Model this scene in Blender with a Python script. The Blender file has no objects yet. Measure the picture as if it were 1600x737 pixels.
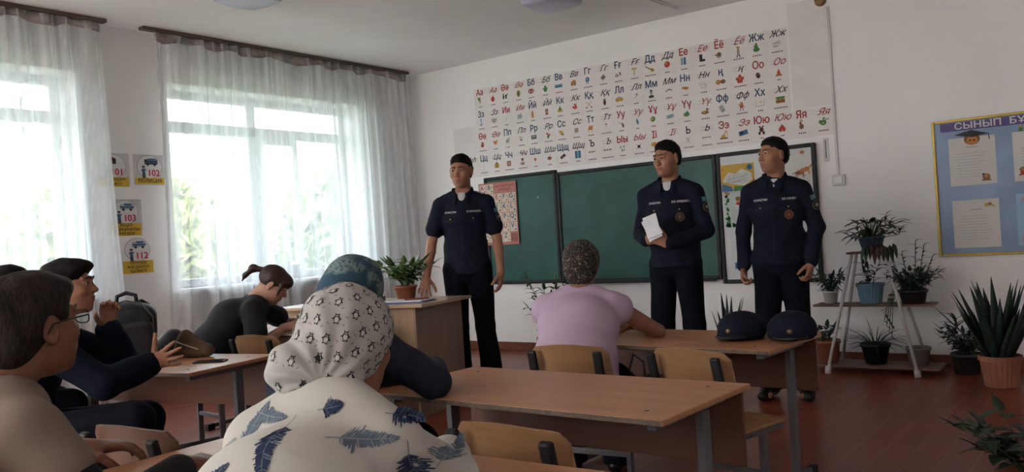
import bpy, math, random
import numpy as np
from mathutils import Vector, Matrix
from mathutils.bvhtree import BVHTree
from mathutils.geometry import delaunay_2d_cdt
random.seed(7)
SC = bpy.context.scene
PI = math.pi
# ------------------------------------------------------------------ camera
YAW, PITCH, ROLL, FPX = math.radians(37.013), math.radians(0.240), math.radians(-3.547), 1315.4
cam_d = bpy.data.cameras.new('camera')
cam = bpy.data.objects.new('camera', cam_d)
SC.collection.objects.link(cam)
cam_d.sensor_width = 36
cam_d.lens = 36 * FPX / 1600
cam_d.clip_start = 0.05
_f = Vector((-math.sin(YAW) * math.cos(PITCH), math.cos(YAW) * math.cos(PITCH), math.sin(PITCH)))
_r = Vector((math.cos(YAW), math.sin(YAW), 0))
_u = _r.cross(_f)
_r2 = _r * math.cos(ROLL) + _u * math.sin(ROLL)
_u2 = _u * math.cos(ROLL) - _r * math.sin(ROLL)
_m = Matrix((_r2, _u2, -_f)).transposed().to_4x4()
_m.translation = (0, 0, 1.18)
cam.matrix_world = _m
SC.camera = cam
# ------------------------------------------------------------------ exposure, sky
SC.view_settings.view_transform = 'Standard'
SC.view_settings.look = 'None'
SC.view_settings.gamma = 1
SC.view_settings.use_curve_mapping = False
SC.view_settings.exposure = 2.85
SKY = 1.0
world = bpy.data.worlds.new('overcast_sky')
SC.world = world
world.use_nodes = True
wn = world.node_tree
wn.nodes.clear()
_o = wn.nodes.new('ShaderNodeOutputWorld')
_b = wn.nodes.new('ShaderNodeBackground')
_t = wn.nodes.new('ShaderNodeTexCoord')
_n = wn.nodes.new('ShaderNodeTexNoise')
_n.inputs['Scale'].default_value = 2.5
_c = wn.nodes.new('ShaderNodeValToRGB')
_c.color_ramp.elements[0].position = 0.3
_c.color_ramp.elements[0].color = (0.80, 0.90, 1.0, 1)
_c.color_ramp.elements[1].position = 0.7
_c.color_ramp.elements[1].color = (0.96, 0.98, 1.0, 1)
wn.links.new(_t.outputs['Generated'], _n.inputs['Vector'])
wn.links.new(_n.outputs['Fac'], _c.inputs['Fac'])
wn.links.new(_c.outputs['Color'], _b.inputs['Color'])
_b.inputs['Strength'].default_value = SKY * 1.3
wn.links.new(_b.outputs['Background'], _o.inputs['Surface'])
# window daylight portals (they only guide sampling of the sky)
WINS = [(-2.9, -0.55), (0.85, 3.30), (4.08, 6.36)]
WZ0, WZ1 = 0.93, 2.73
XL, YF, YB, XR, H = -6.73, 7.153, -3.6, 2.6, 3.136
for y0, y1 in WINS:
    ld = bpy.data.lights.new('window_portal', 'AREA')
    ld.shape = 'RECTANGLE'
    ld.size = WZ1 - WZ0
    ld.size_y = y1 - y0
    ld.cycles.is_portal = True
    lo = bpy.data.objects.new('window_portal', ld)
    lo.location = (XL - 0.40, (y0 + y1) / 2, (WZ0 + WZ1) / 2)
    lo.rotation_euler = (0, -PI / 2, 0)
    SC.collection.objects.link(lo)
# added fill lamp in the unseen rear window, bounced off the room's back
ld = bpy.data.lights.new('added_fill_lamp', 'AREA')
ld.shape = 'RECTANGLE'
ld.size, ld.size_y = 1.7, 2.2
ld.energy = 74
ld.color = (1.0, 0.93, 0.89)
ld.spread = math.radians(90)
lo = bpy.data.objects.new('added_fill_lamp', ld)
lo.location = (XL - 0.30, (WINS[0][0] + WINS[0][1]) / 2, (WZ0 + WZ1) / 2)
lo.rotation_euler = Vector((1.0, -0.75, 0.35)).to_track_quat('-Z', 'Y').to_euler()
SC.collection.objects.link(lo)
SC.cycles.max_bounces = 10
SC.cycles.transparent_max_bounces = 16
SC.cycles.diffuse_bounces = 6
SC.cycles.sample_clamp_indirect = 6
SC.cycles.use_denoising = True
# ------------------------------------------------------------------ materials
MATS = {}
def mat(name, col, rough=0.7, var=0.0, scale=8.0, bump=0.0, bscale=60.0, metal=0.0, spec=0.35, stretch=None, col2=None, sheen=0.0):
    if name in MATS:
        return MATS[name]
    m = bpy.data.materials.new(name)
    MATS[name] = m
    m.use_nodes = True
    nt = m.node_tree
    b = nt.nodes['Principled BSDF']
    b.inputs['Base Color'].default_value = (*col, 1)
    b.inputs['Roughness'].default_value = rough
    b.inputs['Metallic'].default_value = metal
    b.inputs['Specular IOR Level'].default_value = spec
    if sheen:
        b.inputs['Sheen Weight'].default_value = sheen
    tc = nt.nodes.new('ShaderNodeTexCoord')
    src = tc.outputs['Object']
    if stretch:
        mp = nt.nodes.new('ShaderNodeMapping')
        mp.inputs['Scale'].default_value = stretch
        nt.links.new(src, mp.inputs['Vector'])
        src = mp.outputs['Vector']
    n = nt.nodes.new('ShaderNodeTexNoise')
    n.inputs['Scale'].default_value = scale
    n.inputs['Detail'].default_value = 4
    nt.links.new(src, n.inputs['Vector'])
    r = nt.nodes.new('ShaderNodeValToRGB')
    v = max(var, 0.03)
    c2 = col2 or tuple(min(1, c * (1 + v)) for c in col)
    c1 = col if col2 else tuple(c * (1 - v) for c in col)
    r.color_ramp.elements[0].position = 0.3
    r.color_ramp.elements[0].color = (*c1, 1)
    r.color_ramp.elements[1].position = 0.7
    r.color_ramp.elements[1].color = (*c2, 1)
    nt.links.new(n.outputs['Fac'], r.inputs['Fac'])
    nt.links.new(r.outputs['Color'], b.inputs['Base Color'])
    if bump:
        n2 = nt.nodes.new('ShaderNodeTexNoise')
        n2.inputs['Scale'].default_value = bscale
        nt.links.new(src, n2.inputs['Vector'])
        bp = nt.nodes.new('ShaderNodeBump')
        bp.inputs['Strength'].default_value = bump
        bp.inputs['Distance'].default_value = 0.004
        nt.links.new(n2.outputs['Fac'], bp.inputs['Height'])
        nt.links.new(bp.outputs['Normal'], b.inputs['Normal'])
    return m
def wood(name, c1, c2, rough=0.35, axis=0):
    st = [12, 12, 12]
    st[axis] = 1.0
    return mat(name, c1, rough, scale=2.2, col2=c2, stretch=tuple(st), spec=0.45)
# ------------------------------------------------------------------ mesh builder
def V(*a):
    return np.array(a, float)
def unit(v):
    v = np.asarray(v, float)
    return v / (np.linalg.norm(v) + 1e-12)
class MB:
    def __init__(s):
        s.v, s.f, s.m = [], [], []
        s.mi = 0
    def add(s, vs, fs, mi=None):
        o = len(s.v)
        s.v.extend([tuple(map(float, p)) for p in vs])
        s.f.extend([tuple(i + o for i in f) for f in fs])
        s.m.extend([s.mi if mi is None else mi] * len(fs))
    def box(s, lo, hi, mi=None, M=None):
        x0, y0, z0 = lo
        x1, y1, z1 = hi
        vs = [(x0, y0, z0), (x1, y0, z0), (x1, y1, z0), (x0, y1, z0), (x0, y0, z1), (x1, y0, z1), (x1, y1, z1), (x0, y1, z1)]
        if M is not None:
            vs = [M @ Vector(p) for p in vs]
        s.add(vs, [(0, 3, 2, 1), (4, 5, 6, 7), (0, 1, 5, 4), (1, 2, 6, 5), (2, 3, 7, 6), (3, 0, 4, 7)], mi)
    def prism(s, poly, z0, z1, mi=None, fn=None):
        n = len(poly)
        vs = [(p[0], p[1], z0) for p in poly] + [(p[0], p[1], z1) for p in poly]
        if fn:
            vs = [fn(*p) for p in vs]
        fs = [tuple(range(n))[::-1], tuple(range(n, 2 * n))] + [(i, (i + 1) % n, n + (i + 1) % n, n + i) for i in range(n)]
        s.add(vs, fs, mi)
    def tube(s, path, r, n=8, mi=None, cap=True):
        path = [np.asarray(p, float) for p in path]
        k = len(path)
        rs = r if hasattr(r, '__len__') else [r] * k
        vs = []
        up = None
        for i in range(k):
            t = unit(path[min(i + 1, k - 1)] - path[max(i - 1, 0)])
            if up is None:
                up = unit(np.cross(t, V(0.3, 0.2, 1) if abs(t[2]) < 0.9 else V(1, 0.1, 0)))
            up = unit(up - t * (up @ t))
            w = np.cross(t, up)
            for j in range(n):
                a = 2 * PI * j / n
                vs.append(path[i] + rs[i] * (math.cos(a) * up + math.sin(a) * w))
        fs = [(i * n + j, i * n + (j + 1) % n, (i + 1) * n + (j + 1) % n, (i + 1) * n + j) for i in range(k - 1) for j in range(n)]
        if cap:
            fs += [tuple(range(n))[::-1], tuple(range((k - 1) * n, k * n))]
        s.add(vs, fs, mi)
    def bar(s, a, b, w, h, up=(0, 0, 1), mi=None):
        a, b = np.asarray(a, float), np.asarray(b, float)
        t = unit(b - a)
        sd = unit(np.cross(t, np.asarray(up, float)))
        u = np.cross(sd, t)
        vs = []
        for p in (a, b):
            for q in ((-1, -1), (1, -1), (1, 1), (-1, 1)):
                vs.append(p + sd * q[0] * w / 2 + u * q[1] * h / 2)
        s.add(vs, [(3, 2, 1, 0), (4, 5, 6, 7), (0, 1, 5, 4), (1, 2, 6, 5), (2, 3, 7, 6), (3, 0, 4, 7)], mi)
    def lathe(s, prof, n=28, c=(0, 0, 0), mi=None, rib=0):
        vs = []
        for r, z in prof:
            for j in range(n):
                a = 2 * PI * j / n
                rr = r * (1 + (rib * (1 if j % 2 else -1)))
                vs.append((c[0] + rr * math.cos(a), c[1] + rr * math.sin(a), c[2] + z))
        k = len(prof)
        fs = [(i * n + j, i * n + (j + 1) % n, (i + 1) * n + (j + 1) % n, (i + 1) * n + j) for i in range(k - 1) for j in range(n)]
        fs += [tuple(range(n))[::-1], tuple(range((k - 1) * n, k * n))]
        s.add(vs, fs, mi)
    def build(s, name, mats, parent=None, smooth=False, bevel=0.0, loc=None):
        me = bpy.data.meshes.new(name)
        me.from_pydata(s.v, [], s.f)
        if not isinstance(mats, (list, tuple)):
            mats = [mats]
        for m in mats:
            me.materials.append(m)
        if len(mats) > 1:
            me.polygons.foreach_set('material_index', s.m)
        if smooth:
            me.polygons.foreach_set('use_smooth', [True] * len(s.f))
        me.update()
        return link(name, me, parent, bevel, loc)
def link(name, me, parent=None, bevel=0.0, loc=None):
    o = bpy.data.objects.new(name, me)
    SC.collection.objects.link(o)
    if parent is not None:
        o.parent = parent
    if loc is not None:
        o.location = loc
    if bevel:
        b = o.modifiers.new('bevel', 'BEVEL')
        b.width = bevel
        b.segments = 2
        b.limit_method = 'ANGLE'
        b.angle_limit = math.radians(50)
    return o
def tag(o, label=None, cat=None, group=None, kind=None):
    if label:
        assert 4 <= len(label.split()) <= 16, label
        o['label'] = label
    if cat:
        o['category'] = cat
    if group:
        o['group'] = group
    if kind:
        o['kind'] = kind
    return o
def thing(name, loc, rz, label, cat, group=None):
    o = bpy.data.objects.new(name, None)
    o.empty_display_size = 0.1
    SC.collection.objects.link(o)
    o.location = loc
    o.rotation_euler = (0, 0, rz)
    return tag(o, label, cat, group)
def struct(o):
    o['kind'] = 'structure'
    return o
def copy_tree(o, parent=None):
    c = o.copy()
    SC.collection.objects.link(c)
    if parent is not None:
        c.parent = parent
    for ch in list(o.children):
        copy_tree(ch, c)
    return c
# ------------------------------------------------------------------ flat printed things on walls
TXT = {}
def text_polys(s, size=1.0, fat=0.0, shear=0.0, align='CENTER'):
    key = (s, fat, shear, align)
    if key not in TXT:
        c = bpy.data.curves.new('t', 'FONT')
        c.body = s
        c.size = 1.0
        c.shear = shear
        c.resolution_u = 4
        c.dimensions = '2D'
        c.fill_mode = 'NONE'
        c.align_x = align
        c.align_y = 'CENTER'
        o = bpy.data.objects.new('t', c)
        SC.collection.objects.link(o)
        dg = bpy.context.evaluated_depsgraph_get()
        me = o.evaluated_get(dg).to_mesh()
        ov = [(v.co.x, v.co.y) for v in me.vertices]
        oe = [tuple(e.vertices) for e in me.edges]
        # outline loops are filled here: triangulate, keep what the contours wind around
        out, _, tri, *_r = delaunay_2d_cdt([Vector(q) for q in ov], oe, [], 0, 1e-6)
        vs = [(q.x, q.y) for q in out]
        A0 = np.array([ov[e[0]] for e in oe]); B0 = np.array([ov[e[1]] for e in oe])
        fs = []
        for f_ in tri:
            cx = sum(vs[i][0] for i in f_) / 3; cy = sum(vs[i][1] for i in f_) / 3
            up = (A0[:, 1] <= cy) & (B0[:, 1] > cy); dn = (A0[:, 1] > cy) & (B0[:, 1] <= cy)
            cr = (B0[:, 0] - A0[:, 0]) * (cy - A0[:, 1]) - (cx - A0[:, 0]) * (B0[:, 1] - A0[:, 1])
            if int((up & (cr > 0)).sum()) - int((dn & (cr < 0)).sum()) != 0:
                fs.append(tuple(f_))
        if fat > 0:                           # heavier strokes: the outline repeated a hair apart
            v0, f0, n0 = list(vs), list(fs), len(vs)
            for k_, (dx, dy) in enumerate(((fat, 0), (-fat, 0), (0, fat * 0.8), (0, -fat * 0.8)), 1):
                vs += [(x + dx, y + dy) for x, y in v0]
                fs += [tuple(i + n0 * k_ for i in f_) for f_ in f0]
        o.evaluated_get(dg).to_mesh_clear()
        bpy.data.objects.remove(o)
        bpy.data.curves.remove(c)
        TXT[key] = (vs, fs)
    vs, fs = TXT[key]
    return [(x * size, y * size) for x, y in vs], fs
class Print:
    """collects flat coloured shapes in (u, v), layered towards the viewer"""
    def __init__(s, fn, step=0.0007):
        s.fn, s.step, s.lay = fn, step, 1
        s.mb = MB()
        s.mats = []
    def mi(s, m):
        if m not in s.mats:
            s.mats.append(m)
        return s.mats.index(m)
    def put(s, vs, fs, m, lay=None):
        w = s.step * (s.lay if lay is None else lay)
        s.mb.add([s.fn(u, v, w) for u, v in vs], fs, s.mi(m))
    def rect(s, u0, v0, u1, v1, m, lay=None, rot=0):
        p = [(u0, v0), (u1, v0), (u1, v1), (u0, v1)]
        if rot:
            cx, cy = (u0 + u1) / 2, (v0 + v1) / 2
            c, q = math.cos(rot), math.sin(rot)
            p = [(cx + (x - cx) * c - (y - cy) * q, cy + (x - cx) * q + (y - cy) * c) for x, y in p]
        s.put(p, [(0, 1, 2, 3)], m, lay)
    def ell(s, cx, cy, rx, ry, m, lay=None, rot=0, n=18):
        c, q = math.cos(rot), math.sin(rot)
        p = []
        for i in range(n):
            a = 2 * PI * i / n
            x, y = rx * math.cos(a), ry * math.sin(a)
            p.append((cx + x * c - y * q, cy + x * q + y * c))
        s.put(p, [tuple(range(n))], m, lay)
    def poly(s, p, m, lay=None):
        s.put(p, [tuple(range(len(p)))], m, lay)
    def line(s, p, w, m, lay=None):
        for (x0, y0), (x1, y1) in zip(p[:-1], p[1:]):
            L = math.hypot(x1 - x0, y1 - y0) + 1e-9
            nx, ny = -(y1 - y0) / L * w / 2, (x1 - x0) / L * w / 2
            s.put([(x0 + nx, y0 + ny), (x0 - nx, y0 - ny), (x1 - nx, y1 - ny), (x1 + nx, y1 + ny)], [(0, 1, 2, 3)], m, lay)
    def text(s, t, cx, cy, size, m, lay=None, fat=0.012, shear=0.0, align='CENTER', sx=1.0):
        vs, fs = text_polys(t, size, fat, shear, align)
        nc = 5 if fat > 0 else 1
        nv, nf = len(vs) // nc, len(fs) // nc
        for k in range(nc):
            s.put([(cx + x * sx, cy + y) for x, y in vs[k * nv:(k + 1) * nv]], [tuple(i - k * nv for i in f_) for f_ in fs[k * nf:(k + 1) * nf]], m, (s.lay if lay is None else lay) + 0.12 * k)
    def build(s, name, parent=None):
        return s.mb.build(name, s.mats, parent)
def front_wall(x0, z0, off=0.0):       # u to the right (+x), v up, towards the room (-y)
    return lambda u, v, w: (x0 + u, YF - off - w, z0 + v)
def left_wall(y0, z0, off=0.0):        # seen from the room: right is +y
    return lambda u, v, w: (XL + off + w, y0 + u, z0 + v)
# ------------------------------------------------------------------ implicit surfaces
class Field:
    def __init__(s, h):
        s.h = h
        s.ops = []
    def _add(s, lo, hi, fn, k, mode):
        s.ops.append((np.minimum(lo, hi), np.maximum(lo, hi), fn, k, mode))
    def ell(s, c, r, R=None, k=0.01, mode='u'):
        c, r = np.asarray(c, float), np.asarray(r, float)
        Rm = np.eye(3) if R is None else np.asarray(R, float)
        e = np.sqrt(((Rm * r) ** 2).sum(1))
        def fn(P):
            q = (P - c) @ Rm
            k0 = np.sqrt(((q / r) ** 2).sum(-1))
            k1 = np.sqrt(((q / (r * r)) ** 2).sum(-1)) + 1e-9
            return k0 * (k0 - 1) / k1
        s._add(c - e, c + e, fn, k, mode)
    def cap(s, a, b, ra, rb=None, k=0.01, mode='u'):
        a, b = np.asarray(a, float), np.asarray(b, float)
        rb = ra if rb is None else rb
        ab = b - a
        L = ab @ ab + 1e-12
        def fn(P):
            t = np.clip(((P - a) @ ab) / L, 0, 1)
            q = P - a - t[..., None] * ab
            return np.sqrt((q * q).sum(-1)) - (ra + (rb - ra) * t)
        r = max(ra, rb)
        s._add(np.minimum(a, b) - r, np.maximum(a, b) + r, fn, k, mode)
    def seg(s, a, b, wa, wb, side, k=0.02, mode='u'):
        a, b = np.asarray(a, float), np.asarray(b, float)
        ab = b - a
        L = ab @ ab + 1e-12
        ax = unit(ab)
        sd = unit(np.asarray(side, float) - ax * (np.asarray(side, float) @ ax))
        fr = np.cross(ax, sd)
        def fn(P):
            t = np.clip(((P - a) @ ab) / L, 0, 1)
            q = P - a - t[..., None] * ab
            W = wa[0] + (wb[0] - wa[0]) * t
            D = wa[1] + (wb[1] - wa[1]) * t
            m = np.minimum(W, D)
            return (np.sqrt((q @ sd / W) ** 2 + (q @ fr / D) ** 2 + (q @ ax / m) ** 2) - 1) * m
        r = max(*wa, *wb)
        s._add(np.minimum(a, b) - r, np.maximum(a, b) + r, fn, k, mode)
    def box(s, c, hs, R=None, rad=0.005, k=0.005, mode='u'):
        c, hs = np.asarray(c, float), np.asarray(hs, float)
        Rm = np.eye(3) if R is None else np.asarray(R, float)
        e = np.abs(Rm) @ hs + rad
        def fn(P):
            q = np.abs((P - c) @ Rm) - hs
            return np.sqrt((np.maximum(q, 0) ** 2).sum(-1)) + np.minimum(q.max(-1), 0) - rad
        s._add(c - e, c + e, fn, k, mode)
    def plane(s, c, n, k=0.003):       # cut away everything on the side n points to
        c, n = np.asarray(c, float), unit(n)
        s.ops.append((None, None, lambda P: -((P - c) @ n), k, 's'))
    def mesh(s, disp=None):
        h = s.h
        los = np.array([o[0] for o in s.ops if o[4] == 'u'])
        his = np.array([o[1] for o in s.ops if o[4] == 'u'])
        org = los.min(0) - 3 * h
        n = np.ceil((his.max(0) + 3 * h - org) / h).astype(int) + 1
        D = np.full(n, 0.2, np.float32)
        ax = [org[i] + h * np.arange(n[i]) for i in range(3)]
        for lo, hi, fn, k, mode in s.ops:
            if lo is None:
                sl = [slice(0, n[i]) for i in range(3)]
            else:
                m = k + 2.5 * h
                i0 = np.maximum(np.floor((lo - m - org) / h).astype(int), 0)
                i1 = np.minimum(np.ceil((hi + m - org) / h).astype(int) + 1, n)
                if (i1 <= i0).any():
                    continue
                sl = [slice(i0[i], i1[i]) for i in range(3)]
            P = np.stack(np.meshgrid(ax[0][sl[0]], ax[1][sl[1]], ax[2][sl[2]], indexing='ij'), -1)
            d = fn(P)
            sl = tuple(sl)
            A = D[sl]
            if mode == 'u':
                hh = np.maximum(k - np.abs(A - d), 0) / k
                D[sl] = np.minimum(A, d) - hh * hh * k * 0.25
            else:
                d = -d
                hh = np.maximum(k - np.abs(A - d), 0) / k
                D[sl] = np.maximum(A, d) + hh * hh * k * 0.25
        if disp is not None:
            near = np.abs(D) < 0.03
            I = np.argwhere(near)
            D[near] += disp(org + I * h).astype(np.float32)
        D[0], D[-1], D[:, 0], D[:, -1], D[:, :, 0], D[:, :, -1] = (0.1,) * 6
        return nets(D, org, h)
def nets(D, org, h):
    S = D < 0
    c = np.zeros(tuple(x - 1 for x in D.shape), np.int8)
    cs = [(i, j, k) for i in (0, 1) for j in (0, 1) for k in (0, 1)]
    for i, j, k in cs:
        c += S[i:S.shape[0] - 1 + i, j:S.shape[1] - 1 + j, k:S.shape[2] - 1 + k]
    act = (c > 0) & (c < 8)
    I = np.argwhere(act)
    vid = np.full(c.shape, -1, np.int32)
    vid[act] = np.arange(len(I))
    acc = np.zeros((len(I), 3))
    cnt = np.zeros(len(I))
    for a in cs:
        for x in range(3):
            if a[x] == 0:
                b = list(a)
                b[x] = 1
                da = D[I[:, 0] + a[0], I[:, 1] + a[1], I[:, 2] + a[2]]
                db = D[I[:, 0] + b[0], I[:, 1] + b[1], I[:, 2] + b[2]]
                cr = (da < 0) != (db < 0)
                t = np.where(cr, da / (da - db + 1e-20), 0)
                p = np.array(a, float)[None] + 0 * acc
                p[:, x] += t
                acc += p * cr[:, None]
                cnt += cr
    vs = org + (I + acc / cnt[:, None]) * h
    fs = []
    for x in range(3):
        y, z = (x + 1) % 3, (x + 2) % 3
        s0 = [slice(None)] * 3
        s1 = [slice(None)] * 3
        s0[x], s1[x] = slice(0, -1), slice(1, None)
        A, B = S[tuple(s0)], S[tuple(s1)]
        E = np.argwhere(A != B)
        E = E[(E[:, y] > 0) & (E[:, z] > 0)]
        E = E[(E[:, y] < D.shape[y] - 1) & (E[:, z] < D.shape[z] - 1)]
        ins = A[E[:, 0], E[:, 1], E[:, 2]]
        def g(dy, dz):
            q = E.copy()
            q[:, y] += dy
            q[:, z] += dz
            return vid[q[:, 0], q[:, 1], q[:, 2]]
        Q = np.stack([g(-1, -1), g(0, -1), g(0, 0), g(-1, 0)], 1)
        Q[~ins] = Q[~ins][:, ::-1]
        fs.append(Q)
    return vs, np.concatenate(fs)
def nmesh(name, vs, fs, mats, parent=None, mi=None, smooth_it=0):
    if smooth_it:
        e = np.concatenate([fs[:, [0, 1]], fs[:, [1, 2]], fs[:, [2, 3]], fs[:, [3, 0]]])
        for _ in range(smooth_it):
            acc = np.zeros_like(vs)
            cnt = np.zeros(len(vs))
            for q in range(3):
                acc[:, q] = np.bincount(e[:, 0], vs[e[:, 1], q], len(vs)) + np.bincount(e[:, 1], vs[e[:, 0], q], len(vs))
            cnt = np.bincount(e[:, 0], minlength=len(vs)) + np.bincount(e[:, 1], minlength=len(vs))
            vs = vs * 0.5 + 0.5 * acc / np.maximum(cnt, 1)[:, None]
    me = bpy.data.meshes.new(name)
    me.vertices.add(len(vs))
    me.vertices.foreach_set('co', vs.astype(np.float32).ravel())
    me.loops.add(len(fs) * 4)
    me.loops.foreach_set('vertex_index', fs.astype(np.int32).ravel())
    me.polygons.add(len(fs))
    me.polygons.foreach_set('loop_start', np.arange(len(fs), dtype=np.int32) * 4)
    me.polygons.foreach_set('use_smooth', np.ones(len(fs), bool))
    if not isinstance(mats, (list, tuple)):
        mats = [mats]
    for m in mats:
        me.materials.append(m)
    if mi is not None:
        me.polygons.foreach_set('material_index', mi.astype(np.int32))
    me.update(calc_edges=True)
    o = link(name, me, parent)
    o['_v'] = 0
    del o['_v']
    return o, vs, fs
def wrinkle(amp, fr, seed=0, stretch=(1, 1, 1)):
    rg = np.random.RandomState(seed)
    ks = [(unit(rg.randn(3)) * fr * (0.6 + 0.9 * rg.rand()), rg.rand() * 6.28) for _ in range(6)]
    st = np.array(stretch, float)
    def f(P):
        Q = P * st
        w = np.sin(Q @ (ks[0][0] * 0.4) + ks[0][1]) * 1.2
        return amp * sum(np.sin(Q @ k + ph + w) for k, ph in ks[1:]) / 3
    return f
# ================================================================== setting
white_wall = mat('whitewash_wall', (0.83, 0.83, 0.825), 0.85, 0.04, 1.3, bump=0.25, bscale=45)
ceil_m = mat('ceiling_paint', (0.86, 0.865, 0.865), 0.9, 0.04, 1.0, bump=0.15, bscale=30)
jamb_m = mat('window_reveal_paint', (0.66, 0.68, 0.68), 0.7, 0.03)
pvc = mat('white_window_frame', (0.72, 0.74, 0.75), 0.35, 0.02)
def floor_mat():
    m = bpy.data.materials.new('painted_floorboards')
    m.use_nodes = True
    nt = m.node_tree
    b = nt.nodes['Principled BSDF']
    tc = nt.nodes.new('ShaderNodeTexCoord')
    br = nt.nodes.new('ShaderNodeTexBrick')
    mp = nt.nodes.new('ShaderNodeMapping')
    mp.inputs['Rotation'].default_value = (0, 0, PI / 2)
    br.offset = 0.5
    br.inputs['Scale'].default_value = 1
    br.inputs['Brick Width'].default_value = 2.6
    br.inputs['Row Height'].default_value = 0.14
    br.inputs['Mortar Size'].default_value = 0.003
    br.inputs['Color1'].default_value = (0.185, 0.036, 0.018, 1)
    br.inputs['Color2'].default_value = (0.23, 0.047, 0.024, 1)
    br.inputs['Mortar'].default_value = (0.30, 0.15, 0.10, 1)
    nz = nt.nodes.new('ShaderNodeTexNoise')
    nz.inputs['Scale'].default_value = 3.0
    nz.inputs['Detail'].default_value = 6
    mx = nt.nodes.new('ShaderNodeMix')
    mx.data_type = 'RGBA'
    mx.blend_type = 'MULTIPLY'
    mx.inputs[0].default_value = 0.6
    rp = nt.nodes.new('ShaderNodeValToRGB')
    rp.color_ramp.elements[0].position = 0.35
    rp.color_ramp.elements[0].color = (0.6, 0.6, 0.6, 1)
    rp.color_ramp.elements[1].position = 0.62
    nt.links.new(tc.outputs['Object'], mp.inputs['Vector'])
    nt.links.new(mp.outputs['Vector'], br.inputs['Vector'])
    nt.links.new(tc.outputs['Object'], nz.inputs['Vector'])
    nt.links.new(nz.outputs['Fac'], rp.inputs['Fac'])
    nt.links.new(br.outputs['Color'], mx.inputs[6])
    nt.links.new(rp.outputs['Color'], mx.inputs[7])
    nt.links.new(mx.outputs[2], b.inputs['Base Color'])
    b.inputs['Roughness'].default_value = 0.32
    bp = nt.nodes.new('ShaderNodeBump')
    bp.inputs['Strength'].default_value = 0.25
    bp.inputs['Distance'].default_value = 0.003
    nt.links.new(nz.outputs['Fac'], bp.inputs['Height'])
    nt.links.new(bp.outputs['Normal'], b.inputs['Normal'])
    return m
floor_m = floor_mat()
WT = 0.42                                   # outer wall thickness
m = MB(); m.box((XL - WT, YB - 0.15, -0.12), (XR + 0.15, YF + 0.15, 0)); struct(m.build('floor', floor_m))
m = MB(); m.box((XL - WT, YB - 0.15, H), (XR + 0.15, YF + 0.15, H + 0.15)); struct(m.build('ceiling', ceil_m))
m = MB(); m.box((XL - WT, YF, 0), (XR + 0.15, YF + 0.15, H)); struct(m.build('wall_front', white_wall))
m = MB(); m.box((XR, YB, 0), (XR + 0.15, YF, H)); struct(m.build('wall_right', white_wall))
m = MB(); m.box((XL - WT, YB - 0.15, 0), (XR + 0.15, YB, H)); struct(m.build('wall_back', white_wall))
m = MB()
ys = [YB] + [y for w in WINS for y in w] + [YF]
for i in range(0, len(ys), 2):
    m.box((XL - WT, ys[i], 0), (XL, ys[i + 1], H))
for y0, y1 in WINS:
    m.box((XL - WT, y0, 0), (XL, y1, WZ0))
    m.box((XL - WT, y0, WZ1), (XL, y1, H))
struct(m.build('wall_left', white_wall))
base_m = mat('baseboard_paint', (0.16, 0.055, 0.03), 0.4, 0.1)
m = MB(); m.box((XL, YF - 0.02, 0), (XR, YF, 0.09)); struct(m.build('baseboard_front', base_m, bevel=0.004))
m = MB(); m.box((XL, YB, 0), (XL + 0.02, YF - 0.02, 0.09)); struct(m.build('baseboard_left', base_m, bevel=0.004))
m = MB(); m.box((XR - 0.02, YB, 0), (XR, YF - 0.02, 0.09)); struct(m.build('baseboard_right', base_m, bevel=0.004))
glass_m = bpy.data.materials.new('window_glass')
glass_m.use_nodes = True
_nt = glass_m.node_tree
_nt.nodes.remove(_nt.nodes['Principled BSDF'])
_tr = _nt.nodes.new('ShaderNodeBsdfTransparent'); _gl = _nt.nodes.new('ShaderNodeBsdfGlossy'); _mx = _nt.nodes.new('ShaderNodeMixShader')
_tr.inputs['Color'].default_value = (0.93, 0.96, 0.96, 1)
_gl.inputs['Roughness'].default_value = 0.02
_nz = _nt.nodes.new('ShaderNodeTexNoise'); _nz.inputs['Scale'].default_value = 2
_mr = _nt.nodes.new('ShaderNodeMapRange'); _mr.inputs[3].default_value = 0.04; _mr.inputs[4].default_value = 0.09
_nt.links.new(_nz.outputs['Fac'], _mr.inputs[0]); _nt.links.new(_mr.outputs[0], _mx.inputs[0])
_nt.links.new(_tr.outputs[0], _mx.inputs[1]); _nt.links.new(_gl.outputs[0], _mx.inputs[2])
_nt.links.new(_mx.outputs[0], _nt.nodes['Material Output'].inputs['Surface'])
GX = XL - 0.34
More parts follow.
